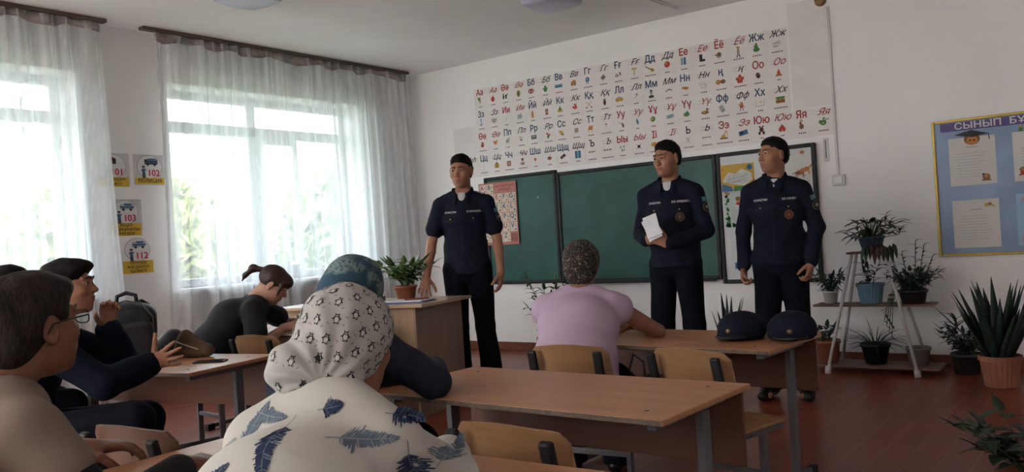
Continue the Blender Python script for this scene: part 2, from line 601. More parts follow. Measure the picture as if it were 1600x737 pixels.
for wi, (y0, y1) in enumerate(WINS):
    fr = MB()
    zt = 2.40
    xa, xb = GX - 0.035, GX + 0.035
    fw = 0.07
    ym = y0 + (y1 - y0) * 0.47
    fr.box((xa, y0, WZ0), (xb, y0 + fw, WZ1)); fr.box((xa, y1 - fw, WZ0), (xb, y1, WZ1))
    fr.box((xa, y0 + fw, WZ0), (xb, y1 - fw, WZ0 + fw)); fr.box((xa, y0 + fw, WZ1 - fw), (xb, y1 - fw, WZ1))
    fr.box((xa, y0 + fw, zt - 0.05), (xb, y1 - fw, zt + 0.05))
    fr.box((xa, ym - 0.05, WZ0 + fw), (xb, ym + 0.05, WZ1 - fw))
    fobj = struct(fr.build('window_%d' % (wi + 1), pvc, bevel=0.004))
    # casement sash in the second light: thicker frame
    sa = MB()
    s0, s1 = ym + 0.05, ym + 0.05 + (y1 - ym) * 0.40
    xs0, xs1 = GX + 0.01, GX + 0.06
    for a0, a1 in ((s0, s0 + 0.065), (s1 - 0.065, s1)):
        sa.box((xs0, a0, WZ0 + fw), (xs1, a1, zt - 0.05))
    sa.box((xs0, s0 + 0.065, WZ0 + fw), (xs1, s1 - 0.065, WZ0 + fw + 0.065)); sa.box((xs0, s0 + 0.065, zt - 0.115), (xs1, s1 - 0.065, zt - 0.05))
    sash = sa.build('sash', pvc, fobj, bevel=0.004)
    hd = MB(); hd.box((xs1, s0 + 0.015, 1.62), (xs1 + 0.03, s0 + 0.045, 1.66)); hd.bar((xs1 + 0.03, s0 + 0.03, 1.66), (xs1 + 0.03, s0 + 0.03, 1.52), 0.02, 0.015, (1, 0, 0))
    hd.build('handle', pvc, sash, bevel=0.003)
    pn = MB()
    for a0, a1, b0, b1 in ((y0 + fw, ym - 0.05, WZ0 + fw, zt - 0.05), (ym + 0.05, y1 - fw, WZ0 + fw, zt - 0.05), (y0 + fw, ym - 0.05, zt + 0.05, WZ1 - fw), (ym + 0.05, y1 - fw, zt + 0.05, WZ1 - fw)):
        pn.add([(GX, a0, b0), (GX, a1, b0), (GX, a1, b1), (GX, a0, b1)], [(0, 1, 2, 3)])
    pn.build('pane', glass_m, fobj)
    sl = MB(); sl.box((GX + 0.03, y0 - 0.05, WZ0 - 0.035), (XL + 0.12, y1 + 0.05, WZ0))
    sl.build('window_sill', mat('white_sill', (0.75, 0.77, 0.78), 0.3, 0.02), fobj, bevel=0.006)
# ------------------------------------------------------------------ sheer curtains
def curtain_mat():
    m = bpy.data.materials.new('sheer_voile')
    m.use_nodes = True
    nt = m.node_tree
    nt.nodes.remove(nt.nodes['Principled BSDF'])
    N = lambda t: nt.nodes.new(t)
    tr, df, tl, ad, mx = N('ShaderNodeBsdfTransparent'), N('ShaderNodeBsdfDiffuse'), N('ShaderNodeBsdfTranslucent'), N('ShaderNodeMixShader'), N('ShaderNodeMixShader')
    df.inputs['Color'].default_value = (0.74, 0.75, 0.76, 1)
    tl.inputs['Color'].default_value = (0.72, 0.75, 0.76, 1)
    ad.inputs[0].default_value = 0.55
    at = N('ShaderNodeAttribute'); at.attribute_name = 'weave'
    nz = N('ShaderNodeTexNoise'); nz.inputs['Scale'].default_value = 55
    tc = N('ShaderNodeTexCoord')
    nt.links.new(tc.outputs['Object'], nz.inputs['Vector'])
    ma = N('ShaderNodeMath'); ma.operation = 'MULTIPLY_ADD'
    ma.inputs[1].default_value = 0.10
    nt.links.new(nz.outputs['Fac'], ma.inputs[0]); nt.links.new(at.outputs['Fac'], ma.inputs[2])
    nt.links.new(df.outputs[0], ad.inputs[1]); nt.links.new(tl.outputs[0], ad.inputs[2])
    nt.links.new(ma.outputs[0], mx.inputs[0])
    nt.links.new(tr.outputs[0], mx.inputs[1]); nt.links.new(ad.outputs[0], mx.inputs[2])
    nt.links.new(mx.outputs[0], nt.nodes['Material Output'].inputs['Surface'])
    return m
voile = curtain_mat()
tape_m = mat('curtain_header_tape', (0.30, 0.27, 0.26), 0.8, 0.25, 12)
rail_m = mat('curtain_rail_dark', (0.10, 0.075, 0.06), 0.5, 0.1)
def curtain(y0, y1, seed, drift, label):
    rg = random.Random(seed)
    X0 = XL + 0.17
    t = thing('sheer_curtain', (X0, (y0 + y1) / 2, 0.04), 0, label, 'curtain', 'sheer voile curtains over the windows')
    # folds run along the width; phase wanders so that they bunch here and there
    nu = int((y1 - y0) / 0.011)
    zt, zb = H - 0.035, 0.04
    nv = 44
    ph, phs, dens = 0.0, [], []
    for i in range(nu + 1):
        u = i / nu
        d = 1.0 + 0.75 * math.sin(u * 9 + seed) * math.sin(u * 23 + seed * 2) + 0.35 * math.sin(u * 51)
        d = max(0.25, d)
        dens.append(d)
        ph += d * 0.011 * 2 * PI / 0.17
        phs.append(ph)
    vs, wv = [], []
    for j in range(nv + 1):
        z = zb + (zt - zb) * j / nv
        q = 1 - j / nv                   # 0 at top, 1 at hem
        for i in range(nu + 1):
            u = i / nu
            amp = 0.016 + 0.030 * q ** 0.6
            wob = 0.35 * math.sin(3.1 * q + u * 17) * q
            x = amp * math.sin(phs[i] + wob) + 0.010 * math.sin(2.3 * phs[i] + 1.5 * q)
            y = y0 + (y1 - y0) * u + drift * q * (u - 0.15) + 0.012 * math.cos(phs[i] * 0.9) * (0.4 + q) + 0.02 * math.sin(q * 5 + u * 9) * q
            vs.append((x, y - (y0 + y1) / 2, z - zb))
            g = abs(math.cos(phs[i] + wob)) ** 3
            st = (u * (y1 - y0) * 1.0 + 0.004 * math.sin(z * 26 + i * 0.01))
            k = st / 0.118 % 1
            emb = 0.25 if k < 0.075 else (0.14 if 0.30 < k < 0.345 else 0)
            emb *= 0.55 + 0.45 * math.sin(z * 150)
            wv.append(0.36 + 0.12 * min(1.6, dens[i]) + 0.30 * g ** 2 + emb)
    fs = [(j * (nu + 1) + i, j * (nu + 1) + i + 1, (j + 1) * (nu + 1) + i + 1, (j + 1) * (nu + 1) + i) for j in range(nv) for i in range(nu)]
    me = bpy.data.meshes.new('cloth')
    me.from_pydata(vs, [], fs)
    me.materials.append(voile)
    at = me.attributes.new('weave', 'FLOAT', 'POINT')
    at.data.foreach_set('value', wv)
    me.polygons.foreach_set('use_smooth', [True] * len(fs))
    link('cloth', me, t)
    # gathered tape header
    mb = MB()
    top, bot = [], []
    for i in range(0, nu + 1, 2):
        u = i / nu
        y = (y0 + (y1 - y0) * u) - (y0 + y1) / 2
        x = 0.014 * math.sin(phs[i]) + 0.004
        top.append((x, y, zt - zb))
        bot.append((x + 0.004, y, zt - zb - 0.070 - 0.018 * math.sin(phs[i] * 0.37)))
    n = len(top)
    mb.add(top + bot, [(i, i + 1, n + i + 1, n + i) for i in range(n - 1)])
    o = mb.build('header_tape', tape_m, t, smooth=True)
    sm = o.modifiers.new('thick', 'SOLIDIFY'); sm.thickness = 0.003
    r = MB(); r.box((XL + 0.13, y0 - 0.10, H - 0.03), (XL + 0.20, y1 + 0.05, H - 0.002))
    ro = r.build('curtain_rail', rail_m, bevel=0.004)
    return t, ro
_t, _r1 = curtain(3.88, 6.88, 3, 0.10, 'sheer white curtain over the right window, beside the blackboard wall')
tag(_r1, 'dark ceiling rail carrying the curtain nearest the blackboard wall', 'curtain rail', 'dark curtain rails on the ceiling')
_t, _r2 = curtain(0.55, 3.43, 8, 0.12, 'sheer white curtain at far left, left of the emergency number signs')
tag(_r2, 'dark ceiling rail carrying the curtain at far left', 'curtain rail', 'dark curtain rails on the ceiling')
# ------------------------------------------------------------------ outside: trees beyond the windows
bark = mat('tree_bark', (0.12, 0.09, 0.06), 0.9, 0.2)
lf1 = mat('yellow_green_leaves', (0.42, 0.46, 0.20), 0.7, 0.3, 3)
lf2 = mat('green_leaves_outside', (0.26, 0.33, 0.17), 0.7, 0.3, 3)
def tree(x, y, h, r, lm, label, seed):
    rg = np.random.RandomState(seed)
    t = thing('garden_tree', (x, y, -1.2), 0, label, 'tree', 'trees outside the windows')
    tr = MB(); tr.tube([(0, 0, 0), (0.05, 0.08, h * 0.3), (0, 0.02, h * 0.7)], [0.16, 0.12, 0.05], 8)
    for k in range(5):
        a = k * 1.3
        tr.tube([(0, 0, h * (0.3 + 0.08 * k)), (math.cos(a) * r * 0.6, math.sin(a) * r * 0.6, h * (0.5 + 0.08 * k))], [0.05, 0.015], 5)
    tr.build('trunk', bark, t)
    n = 2600
    d = rg.randn(n, 3); d /= np.linalg.norm(d, axis=1)[:, None]
    rad = (0.55 + 0.45 * rg.rand(n)) ** 0.7
    c = d * rad[:, None] * np.array([r, r, h * 0.36]) * (1 + 0.18 * np.sin(d[:, :1] * 5 + seed) + 0.14 * np.cos(d[:, 1:2] * 7)) + np.array([0, 0, h * 0.62])
    a = rg.randn(n, 3) * 0.11; b = rg.randn(n, 3) * 0.08
    vs = np.stack([c - a, c + b, c + a, c - b], 1).reshape(-1, 3)
    fs = np.arange(n * 4).reshape(-1, 4)
    nmesh('leaves', vs, fs, lm, t)
tree(-13.5, 6.2, 3.4, 1.15, lf1, 'yellow green bushy tree outside, behind left part of right window', 1)
tree(-15.5, 9.3, 3.9, 1.25, lf1, 'pale green bushy tree outside, behind middle of right window', 2)
tree(-14.0, 12.6, 4.0, 1.3, lf2, 'darker green tree outside, behind right end of right window', 3)
tree(-14.5, 2.6, 3.6, 1.35, lf2, 'green tree outside, behind the window at far left', 4)
m = MB(); m.box((-60, -40, -1.4), (XL - WT, 60, -1.2)); struct(m.build('ground_outside', mat('outside_ground', (0.25, 0.27, 0.18), 0.9, 0.2, 0.5)))
# ------------------------------------------------------------------ ceiling lights
def ceil_light(x, y, rz, label):
    t = thing('ceiling_light', (x, y, H - 0.085), rz, label, 'ceiling light', 'switched off square ceiling lights')
    f = Field(0.008)
    f.box((0, 0, 0.045), (0.16, 0.16, 0.012), rad=0.03, k=0.02)
    f.ell((0, 0, 0.03), (0.20, 0.20, 0.045), k=0.05)
    vs, fs = f.mesh()
    nmesh('diffuser', vs, fs, mat('milky_blue_diffuser', (0.50, 0.52, 0.66), 0.3, 0.02), t)
    b = MB(); b.box((-0.17, -0.17, 0.068), (0.17, 0.17, 0.085))
    b.build('base_plate', mat('light_base_plate', (0.25, 0.25, 0.28), 0.5, 0.03), t, bevel=0.01)
ceil_light(-3.75, 5.70, 0.05, 'square milky ceiling light, the one nearer the alphabet cards')
ceil_light(-5.2, 3.85, 0.05, 'square milky ceiling light at the top left, near the curtains')
m = MB(); m.box((-3.235, 4.6, H - 0.012), (-3.20, YF - 0.25, H)); m.box((-3.26, 4.6, H - 0.008), (-3.25, YF - 0.4, H))
struct(m.build('trim_ceiling', mat('white_cable_duct', (0.62, 0.62, 0.62), 0.5, 0.02), bevel=0.002))
# ------------------------------------------------------------------ wall bits on the front wall
duct = mat('conduit_plastic', (0.60, 0.60, 0.60), 0.45, 0.02)
t = thing('light_switch', (-1.995, YF - 0.001, 1.50), 0, 'square white surface switch at the end of the vertical conduit', 'switch')
m = MB(); m.box((-0.05, -0.035, -0.045), (0.05, 0, 0.045)); m.build('switch_box', duct, t, bevel=0.006)
m = MB(); m.box((-0.034, -0.042, -0.028), (0.034, -0.035, 0.030)); m.build('rocker', mat('rocker_plastic', (0.68, 0.68, 0.67), 0.35, 0.02), t, bevel=0.003)
m = MB(); m.box((-2.012, YF - 0.016, 1.548), (-1.992, YF, 2.93)); tag(m.build('conduit', duct, bevel=0.002), 'thin white vertical conduit running down the front wall to the switch', 'conduit')
m = MB(); m.lathe([(0.045, 0), (0.048, 0.012), (0.044, 0.03), (0.02, 0.036)], 20)
o = m.build('junction_box', mat('brown_junction', (0.22, 0.12, 0.05), 0.5, 0.15), smooth=True); o.rotation_euler = (PI / 2, 0, 0); o.location = (-2.055, YF, 2.99)
tag(o, 'round brown junction box high on the front wall above the conduit', 'junction box')
t = thing('wall_thermometer', (-2.085, YF - 0.001, 1.76), 0.0, 'narrow white wall thermometer between the pinboard wing and the conduit', 'thermometer')
m = MB(); m.box((-0.022, -0.008, -0.095), (0.022, 0, 0.095)); m.build('scale_plate', duct, t, bevel=0.003)
m = MB(); m.tube([(0, -0.011, -0.07), (0, -0.011, 0.08)], 0.003, 6)
for k in range(12):
    m.box((-0.016, -0.0095, -0.05 + k * 0.011), (-0.006, -0.0075, -0.048 + k * 0.011))
m.build('tube', mat('dark_tick', (0.08, 0.08, 0.09), 0.5), t)
# ------------------------------------------------------------------ alphabet cards
PC = {'r': (0.45, 0.05, 0.04), 'g': (0.06, 0.22, 0.06), 'b': (0.05, 0.14, 0.26), 'y': (0.50, 0.33, 0.06), 'o': (0.50, 0.20, 0.06), 'k': (0.03, 0.03, 0.035), 'n': (0.20, 0.10, 0.05),
      'w': (0.60, 0.60, 0.58), 'p': (0.50, 0.25, 0.22), 'c': (0.15, 0.35, 0.38), 'e': (0.28, 0.28, 0.28), 'm': (0.35, 0.38, 0.42), 'u': (0.10, 0.03, 0.04)}
INK = {k: mat('print_' + n, PC[k], 0.7, 0.04) for k, n in zip('rgbyoknwpcemu', ['red', 'green', 'blue', 'yellow', 'orange', 'black', 'brown', 'white', 'pink', 'teal', 'grey', 'pale_blue', 'maroon'])}
paper = mat('card_paper', (0.74, 0.71, 0.695), 0.6, 0.02)
L_RED = mat('letter_red', (0.33, 0.045, 0.04), 0.6)
L_BLU = mat('letter_blue', (0.045, 0.085, 0.15), 0.6)
def icon(P, spec, cx, cy, s):
    lay = P.lay
    for q in spec.split():
        sh, col = q[0], q[1]
        a = [float(x) for x in q[2:].split(',')]
        m_ = INK[col]
        lay += 0.35
        if sh == 'e':
            P.ell(cx + a[0] * s, cy + a[1] * s, a[2] * s, a[3] * s, m_, lay, a[4] if len(a) > 4 else 0, 12)
        elif sh == 'b':
            P.rect(cx + (a[0] - a[2]) * s, cy + (a[1] - a[3]) * s, cx + (a[0] + a[2]) * s, cy + (a[1] + a[3]) * s, m_, lay, a[4] if len(a) > 4 else 0)
        elif sh == 't':
            P.poly([(cx + (a[0] - a[2]) * s, cy + (a[1] - a[3]) * s), (cx + (a[0] + a[2]) * s, cy + (a[1] - a[3]) * s), (cx + a[0] * s, cy + (a[1] + a[3]) * s)], m_, lay)
        elif sh == 'l':
            P.line([(cx + a[0] * s, cy + a[1] * s), (cx + a[2] * s, cy + a[3] * s)], a[4] * s if len(a) > 4 else 0.12 * s, m_, lay)
# text, red?, column, row, left picture, right picture, dots left, dots right
CARDS = [
 ('Аа', 1, 0, 0, 'ey0,.1,.18,.4,.3 lg0,-.4,.1,.6 eg-.2,.3,.15,.25', 'er0,-.1,.35,.38 tr.05,.35,.12,.25', 3, 4),
 ('Әә', 1, 1, 0, 'ek-.25,-.1,.15,.35 ek.2,-.1,.15,.35 ek-.25,.3,.1,.12 lk.3,0,.5,.3', 'eg0,0,.32,.48 ey0,0,.2,.36 ek0,0,.1,.3', 4, 4),
 ('Бб', 0, 2, 0, 'en0,0,.5,.36 er0,.1,.4,.16 ew-.2,-.05,.1,.1 ew.2,-.05,.1,.1', 'eg0,.2,.2,.22 eg0,-.2,.3,.28 eg-.3,0,.14,.1 eg.3,0,.14,.1', 5, 4),
 ('Вв', 0, 3, 0, 'bc0,.1,.6,.14 bb0,-.1,.6,.12', 'eo0,0,.45,.3 eo.1,.2,.28,.2 ek-.25,-.25,.12,.12 ek.25,-.25,.12,.12', 5, 5),
 ('Гг', 0, 4, 0, 'eb0,.1,.32,.36 be0,-.38,.2,.06 ec-.05,.15,.14,.16', 'be0,0,.35,.3,.7 en0,0,.2,.2', 6, 5),
 ('Ғғ', 0, 5, 0, 'te-.2,0,.25,.3 en.35,.05,.1,.28,.5 er.1,-.1,.1,.1', 'ly0,-.5,0,.2 ey-.2,.35,.16,.14 ey.2,.35,.16,.14 ly-.3,.3,.3,.3', 5, 5),
 ('Дд', 0, 6, 0, 'ln-.6,.35,.2,-.2 ey.35,-.25,.3,.22,-.5 en.35,-.25,.12,.1', 'er0,.1,.4,.4 eo-.1,.2,.2,.2', 7, 3),
 ('Ее', 1, 7, 0, 'bc-.18,.1,.14,.45 bb.2,.1,.14,.45', 'bk-.1,.1,.2,.4 bk.1,-.25,.35,.14', 4, 4),
 ('Ёё', 1, 8, 0, 'ee0,0,.35,.35 en.05,.1,.25,.25 ln-.5,.1,-.2,0 ek.1,.1,.06,.06', 'be0,-.05,.15,.4 ey0,.35,.15,.14 lk-.1,-.4,-.2,-.7 lk.1,-.4,.2,-.7 bn0,.5,.22,.05', 6, 6),
 ('Жж', 0, 9, 0, 'eg0,-.2,.4,.26 eg-.05,.15,.25,.25 eg0,.45,.14,.12', 'bw0,0,.5,.28,.4 lk-.5,-.2,.2,-.3,.05 lk-.5,.1,.2,.3,.05 le-.2,0,.4,.2,.05', 5, 6),
 ('Зз', 0, 0, 1, 'lb0,-.35,0,.4,.09 lb-.3,-.2,0,-.4,.09 lb.3,-.2,0,-.4,.09 eb0,.45,.12,.12', 'bm0,.1,.5,.22 eo0,-.2,.25,.12', 5, 5),
 ('Ии', 1, 1, 1, 'lm-.1,-.3,.15,.3,.08', 'bm0,0,.4,.3,.3 lm-.5,-.3,.4,-.3,.06 le-.3,0,.3,.3,.06', 3, 6),
 ('Йй', 0, 2, 1, 'bo0,-.15,.18,.35 bn0,.3,.08,.2', 'bn0,0,.25,.4 bp0,-.05,.25,.12 te0,.35,.25,.12', 3, 6),
 ('Кк', 0, 3, 1, 'ey0,-.2,.45,.18 tg0,.2,.3,.3 ln0,-.2,0,.5,.05', 'er.1,.1,.16,.4,.5 er-.15,-.1,.14,.35,.9 eg.25,.4,.08,.08', 4, 6),
 ('Ққ', 0, 4, 1, 'lp-.4,-.4,.4,.4,.07 lp-.4,.4,.4,-.4,.07 eo-.4,-.4,.13,.13 eo.4,-.4,.13,.13', 'eu0,-.1,.22,.38 eg0,.3,.2,.1 ln0,.3,.05,.55,.05', 5, 5),
 ('Лл', 0, 5, 1, 'ey-.25,-.05,.32,.28 ey.28,-.05,.3,.26 eg0,.25,.12,.08', 'le-.2,-.2,.2,.1,.07 ee.15,.25,.16,.16 le0,-.4,.2,-.4,.07', 5, 3),
 ('Мм', 0, 6, 1, 'ee0,.2,.22,.22 te0,-.2,.35,.35 bk0,-.35,.35,.12 ek0,.4,.18,.1', 'lk-.4,-.1,0,.2,.1 lk0,.2,.45,0,.1', 5, 4),
 ('Нн', 0, 7, 1, 'eo0,0,.45,.16,-.1 eo.2,-.1,.3,.14,.2', 'le-.4,.3,-.4,-.1,.06 le-.1,.3,-.1,-.1,.06 le.2,.3,.2,-.2,.06 le.4,.1,.4,-.3,.06 le-.4,-.3,.4,-.4,.05', 3, 4),
 ('ң', 0, 8, 1, 'eo-.28,0,.33,.3 en.32,0,.33,.26 ey-.28,.05,.18,.14', 'er0,.25,.2,.25 er.28,0,.25,.18 er-.28,0,.25,.18 er.15,-.3,.2,.25 er-.15,-.3,.2,.25 eo0,0,.15,.15', 6, 7),
 ('Оо', 1, 9, 1, 'eu0,0,.26,.36,.3 en.05,.1,.12,.15', 'to0,0,.35,.45 er0,-.05,.15,.25 bn0,-.4,.4,.06', 5, 2),
 ('Өө', 1, 0, 2, 'er0,.2,.2,.2 er0,-.15,.28,.25 ln-.4,0,.4,0,.06 ln-.4,-.35,.4,.3,.05', 'eo0,0,.25,.3,.6 ey.3,.25,.18,.15 eo-.25,.15,.14,.2', 6, 4),
 ('Пп', 0, 1, 2, 'ee0,0,.3,.25 le-.2,-.1,-.25,-.4,.07 le.2,-.1,.25,-.4,.07 ee.25,.3,.14,.14', 'le-.2,.2,.3,.2,.06 ee0,-.1,.22,.2 ey-.2,.3,.1,.1', 3, 5),
 ('Рр', 0, 2, 2, 'bk0,0,.45,.26 be0,.03,.35,.14', 'er-.15,.2,.16,.16 er.2,0,.15,.15 eg0,-.2,.2,.25 lg0,-.6,0,0,.08', 5, 6),
 ('Сс', 0, 3, 2, 'ey0,0,.3,.28 ey-.25,.2,.18,.16 eg.2,-.25,.2,.12', 'be0,0,.3,.25,.1 ey0,0,.2,.18 ln-.3,.3,.3,.3,.06', 6, 5),
 ('Тт', 0, 4, 2, 'eo0,0,.38,.2 eo-.12,.25,.14,.16 eo.18,.25,.12,.15 lo.3,.1,.5,.4,.1 lo-.3,-.1,-.3,-.5,.08 lo.25,-.1,.25,-.5,.08', 'ep0,.25,.18,.14 le0,.1,0,-.3,.06', 4, 7),
 ('Уу', 1, 5, 2, 'lo-.4,.3,.2,-.1,.07 en.3,-.2,.15,.35,.3', 'ec0,0,.16,.42,.2 eb.05,-.1,.1,.3,.2', 3, 2),
 ('Ұұ', 1, 6, 2, 'eg0,0,.35,.34 ey-.1,.05,.18,.2', 'ec0,.15,.6,.1,.15 ec0,-.1,.6,.1,.15 ee0,.02,.5,.06,.1', 3, 4),
 ('Үү', 1, 7, 2, 'eg0,-.05,.42,.26 eg.1,.15,.2,.2 er-.2,-.15,.1,.08', 'en0,-.15,.5,.22 en.3,.2,.14,.16 eo.45,.18,.14,.06 ey-.1,-.1,.2,.1', 4, 5),
 ('Фф', 0, 8, 2, 'be0,0,.26,.42,.4 bm0,.1,.18,.2,.4', 'eo0,.25,.2,.2 er0,-.05,.25,.2 lo-.4,.2,.4,-.2,.1 lb-.1,-.2,-.2,-.6,.1 lb.1,-.2,.2,-.6,.1', 7, 6),
 ('Хх', 0, 9, 2, 'be0,-.35,.5,.03 be-.5,0,.02,.35 be.5,0,.02,.35 ey.1,.1,.1,.08', 'by0,0,.52,.38 bn0,-.15,.52,.14 bg0,.28,.52,.10 bn-.2,0,.08,.2 bn.2,0,.08,.2', 3, 7),
 ('Һһ', 0, -1, 3, 'eg.0,.1,.25,.35 ey0,-.15,.18,.2', 'eg.0,0,.3,.4 ey.1,.2,.15,.15', 4, 2),
 ('Цц', 0, 0, 3, 'lm0,-.5,0,.4,.06', 'tn0,.3,.35,.18 by0,-.15,.42,.26 bn0,-.2,.1,.2', 6, 4),
 ('Чч', 0, 1, 3, 'bn0,0,.35,.36 bp0,0,.22,.22', 'eo0,.25,.22,.22 en0,.4,.24,.14 be0,-.25,.35,.2 er0,-.3,.12,.1', 7, 7),
 ('Шш', 0, 2, 3, 'ep0,.1,.24,.26 lp0,-.1,0,-.4,.06 er-.1,.1,.1,.1', 'en0,0,.35,.26 lk0,.3,.2,.6,.06 er.1,0,.16,.12', 3, 3),
 ('Щщ', 0, 3, 3, 'bk0,0,.45,.2,.5 bn-.1,-.02,.2,.1,.5', 'bb-.3,0,.16,.5 bc0,0,.16,.5 bb.3,0,.16,.5', 6, 3),
 ('Ъ', 2, 4, 3, 'lk-.5,.1,-.2,.1,.14 lk-.1,.1,.2,.1,.14 lk.3,.1,.5,.1,.14', 'lk-.6,.1,-.3,.1,.14 lk-.2,.1,.1,.1,.14 lk.2,.1,.6,.1,.14', 6, 8),
 ('Ыы', 1, 5, 3, 'ee-.25,.2,.14,.14 ee.25,.25,.14,.14 ee0,-.2,.14,.2 ee.3,-.2,.1,.14', 'ek0,0,.22,.2 lk-.4,.3,.4,-.3,.05 lk-.4,-.3,.4,.3,.05', 4, 6),
 ('Іі', 1, 6, 3, 'ey0,0,.5,.3 eo.1,.05,.3,.2', 'le0,.4,.2,0,.08 ln-.2,-.3,.2,.2,.1', 6, 5),
 ('Ь', 2, 7, 3, 'le-.2,.3,0,0,.08 le.2,.3,-.1,0,.08 le0,0,.2,-.4,.08 le-.3,-.4,0,0,.06', 'be0,.05,.55,.07 be-.5,-.08,.04,.12 be.5,-.08,.04,.12', 6, 6),
 ('Ээ', 1, 8, 3, 'bn0,-.35,.5,.10 ey-.05,-.1,.3,.2 ly0,0,.35,.6,.14 ly.35,.6,.5,-.1,.10', 'bb0,0,.55,.28,.2 bk-.2,0,.2,.15,.2', 9, 6),
 ('Юю', 1, 9, 3, 'eu0,.1,.26,.3 eu-.25,-.3,.16,.2 eu.25,-.3,.16,.2 eu-.2,.45,.12,.1 eu.2,.45,.12,.1', 'tr0,.15,.45,.3 er-.2,-.25,.2,.2 er.2,-.25,.2,.2', 2, 2),
 ('Яя', 1, 10, 3, 'en0,-.15,.26,.3 en-.1,.25,.15,.16 en-.05,.55,.05,.18 en.1,.5,.05,.16', 'eg0,0,.35,.32 lg.2,.2,.6,.4,.1 eg-.35,.1,.15,.2 eg.1,.45,.14,.12 ey0,-.05,.1,.1', 4, 5),
]
ORD = 'first second third fourth fifth sixth seventh eighth ninth tenth eleventh twelfth'.split()
CX0, CZ0, CW, CH = -5.79, 2.835, 0.344, 0.2387
for t_, red, c, r, il, ir, dl, dr in CARDS:
    x0, z1 = CX0 + c * CW, CZ0 - r * CH
    P = Print(front_wall(x0, z1 - CH, 0.001))
    j = 0.0015
    rg = random.Random(c * 7 + r)
    # the sheet itself, a thin board
    P.mb.box((x0 + j, YF - 0.002, z1 - CH + j), (x0 + CW - j, YF - 0.0004, z1 - j), P.mi(paper))
    P.lay = 2
    lm = L_RED if red == 1 else (L_BLU if red == 0 else INK['k'])
    P.text(t_, 0.080, 0.196, 0.092, lm, fat=0.030, sx=0.86)
    for v in (0.182, 0.207):
        P.line([(0.195, v), (0.325, v)], 0.0025, INK['e'], 2)
    P.text(t_, 0.260, 0.194, 0.080, lm if red == 1 else INK['k'], 3, fat=0.012, shear=0.45)
    icon(P, il, 0.075, 0.108, 0.074)
    icon(P, ir, 0.255, 0.108, 0.074)
    for n_, cx in ((dl, 0.078), (dr, 0.255)):
        for k in range(n_):
            P.ell(cx + (k - (n_ - 1) / 2) * 0.0165, 0.042, 0.0066, 0.0066, INK['b'] if (k * 3 + c) % 7 == 0 else INK['u'], 2, 0, 6)
    kind = 'card with red letter' if red == 1 else ('card with black letter' if red == 2 else 'card with dark blue letter')
    tag(P.build('alphabet_card'), 'alphabet %s %s, %s row, %s from the left' % (kind, t_, ('top', 'second', 'third', 'bottom')[r], ORD[c + (1 if r == 3 else 0)]), 'alphabet card', 'alphabet cards above the blackboard')
back = mat('backing_paper', (0.73, 0.72, 0.71), 0.75, 0.02)
for x0, z0, x1, z1, lb in ((-6.12, 1.93, -5.795, 2.44, 'blank white paper sheet left of the alphabet cards'),
                           (-2.335, 2.49, -2.02, 3.02, 'upper blank white paper sheet right of the card with letter Жж'),
                           (-2.335, 2.125, -2.02, 2.485, 'lower blank white paper sheet just above the card with letter Яя')):
    m = MB(); m.box((x0, YF - 0.0016, z0), (x1, YF - 0.0004, z1))
    tag(m.build('paper_sheet', back), lb, 'paper sheet')
# ------------------------------------------------------------------ emergency signs on the window wall
sign_bg = mat('sign_grey_sheet', (0.56, 0.56, 0.56), 0.55, 0.03)
disc_w = mat('sign_white_disc', (0.70, 0.70, 0.70), 0.5, 0.02)
yel = mat('sign_yellow', (0.62, 0.41, 0.04), 0.5, 0.04)
sred = mat('sign_red_digits', (0.50, 0.03, 0.06), 0.5)
def sign(y0, z0, w, num, words, pic, label, sheet=True):
    P = Print(left_wall(y0, z0, 0.001), 0.0008)
    h = 0.29
    tp = len(words)
    if sheet:
        P.mb.box((XL + 0.0004, y0, z0 + 0.03), (XL + 0.002, y0 + w, z0 + h), P.mi(sign_bg))
    P.lay = 2
    P.ell(w / 2, 0.185, 0.112, 0.098, INK['e'], 2, n=32)
    P.ell(w / 2, 0.185, 0.108, 0.094, disc_w, 3, n=32)
    yh = 0.052 + 0.026 * (tp - 1)
    P.rect(0.01, 0.092 - yh, w - 0.01, 0.092, yel, 4)
    for i, wd in enumerate(words):
        P.text(wd, w / 2, 0.092 - (i + 0.5) * (yh / tp), 0.042 if tp == 1 else 0.030, INK['k'], 5, fat=0.02)
    P.text(num, w / 2 + 0.035, 0.132, 0.075, sred, 5, fat=0.03)
    P.lay = 5.5
    if pic == 'fire':
        icon(P, 'er0,.3,.35,.25 bk.1,.1,.3,.3 er-.1,.0,.14,.2', w / 2, 0.215, 0.075)
    else:
        body = {'police': 'k', 'amb': 'm', 'van': 'm'}[pic]
        icon(P, 'b%s0,0,.75,.28 b%s.1,.25,.5,.16 bb.1,.22,.42,.12 bb0,-.05,.75,.08 ek-.4,-.3,.15,.15 ek.4,-.3,.15,.15 lk-.8,.0,.8,.0,.06' % (body, 'e' if body == 'k' else 'w'), w / 2 + 0.015, 0.228, 0.078)
    icon(P, 'bb0,-.1,.22,.4 ep0,.45,.18,.2 bk0,.62,.22,.1 bk-.1,-.7,.1,.3 bk.12,-.7,.1,.3 lb-.4,0,-.2,.2,.12 lb.4,.3,.2,.1,.12', w / 2 - 0.055, 0.150, 0.060)
    tag(P.build('emergency_sign'), label, 'sign', 'emergency number signs on the window wall')
sign(3.415, 1.80, 0.285, '101', ['ӨРТ СӨНДІРУ', 'ҚЫЗМЕТІ'], 'fire', 'round fire service sign 101 with a yellow caption, partly behind curtain')
sign(3.735, 1.80, 0.285, '102', ['ПОЛИЦИЯ'], 'police', 'round police sign 102 with yellow caption ПОЛИЦИЯ')
sign(3.50, 1.42, 0.285, '103', ['ЖЕДЕЛ', 'МЕДИЦИНАЛЫҚ', 'ЖӘРДЕМ'], 'amb', 'round ambulance sign 103 in the middle of the stack with yellow caption')
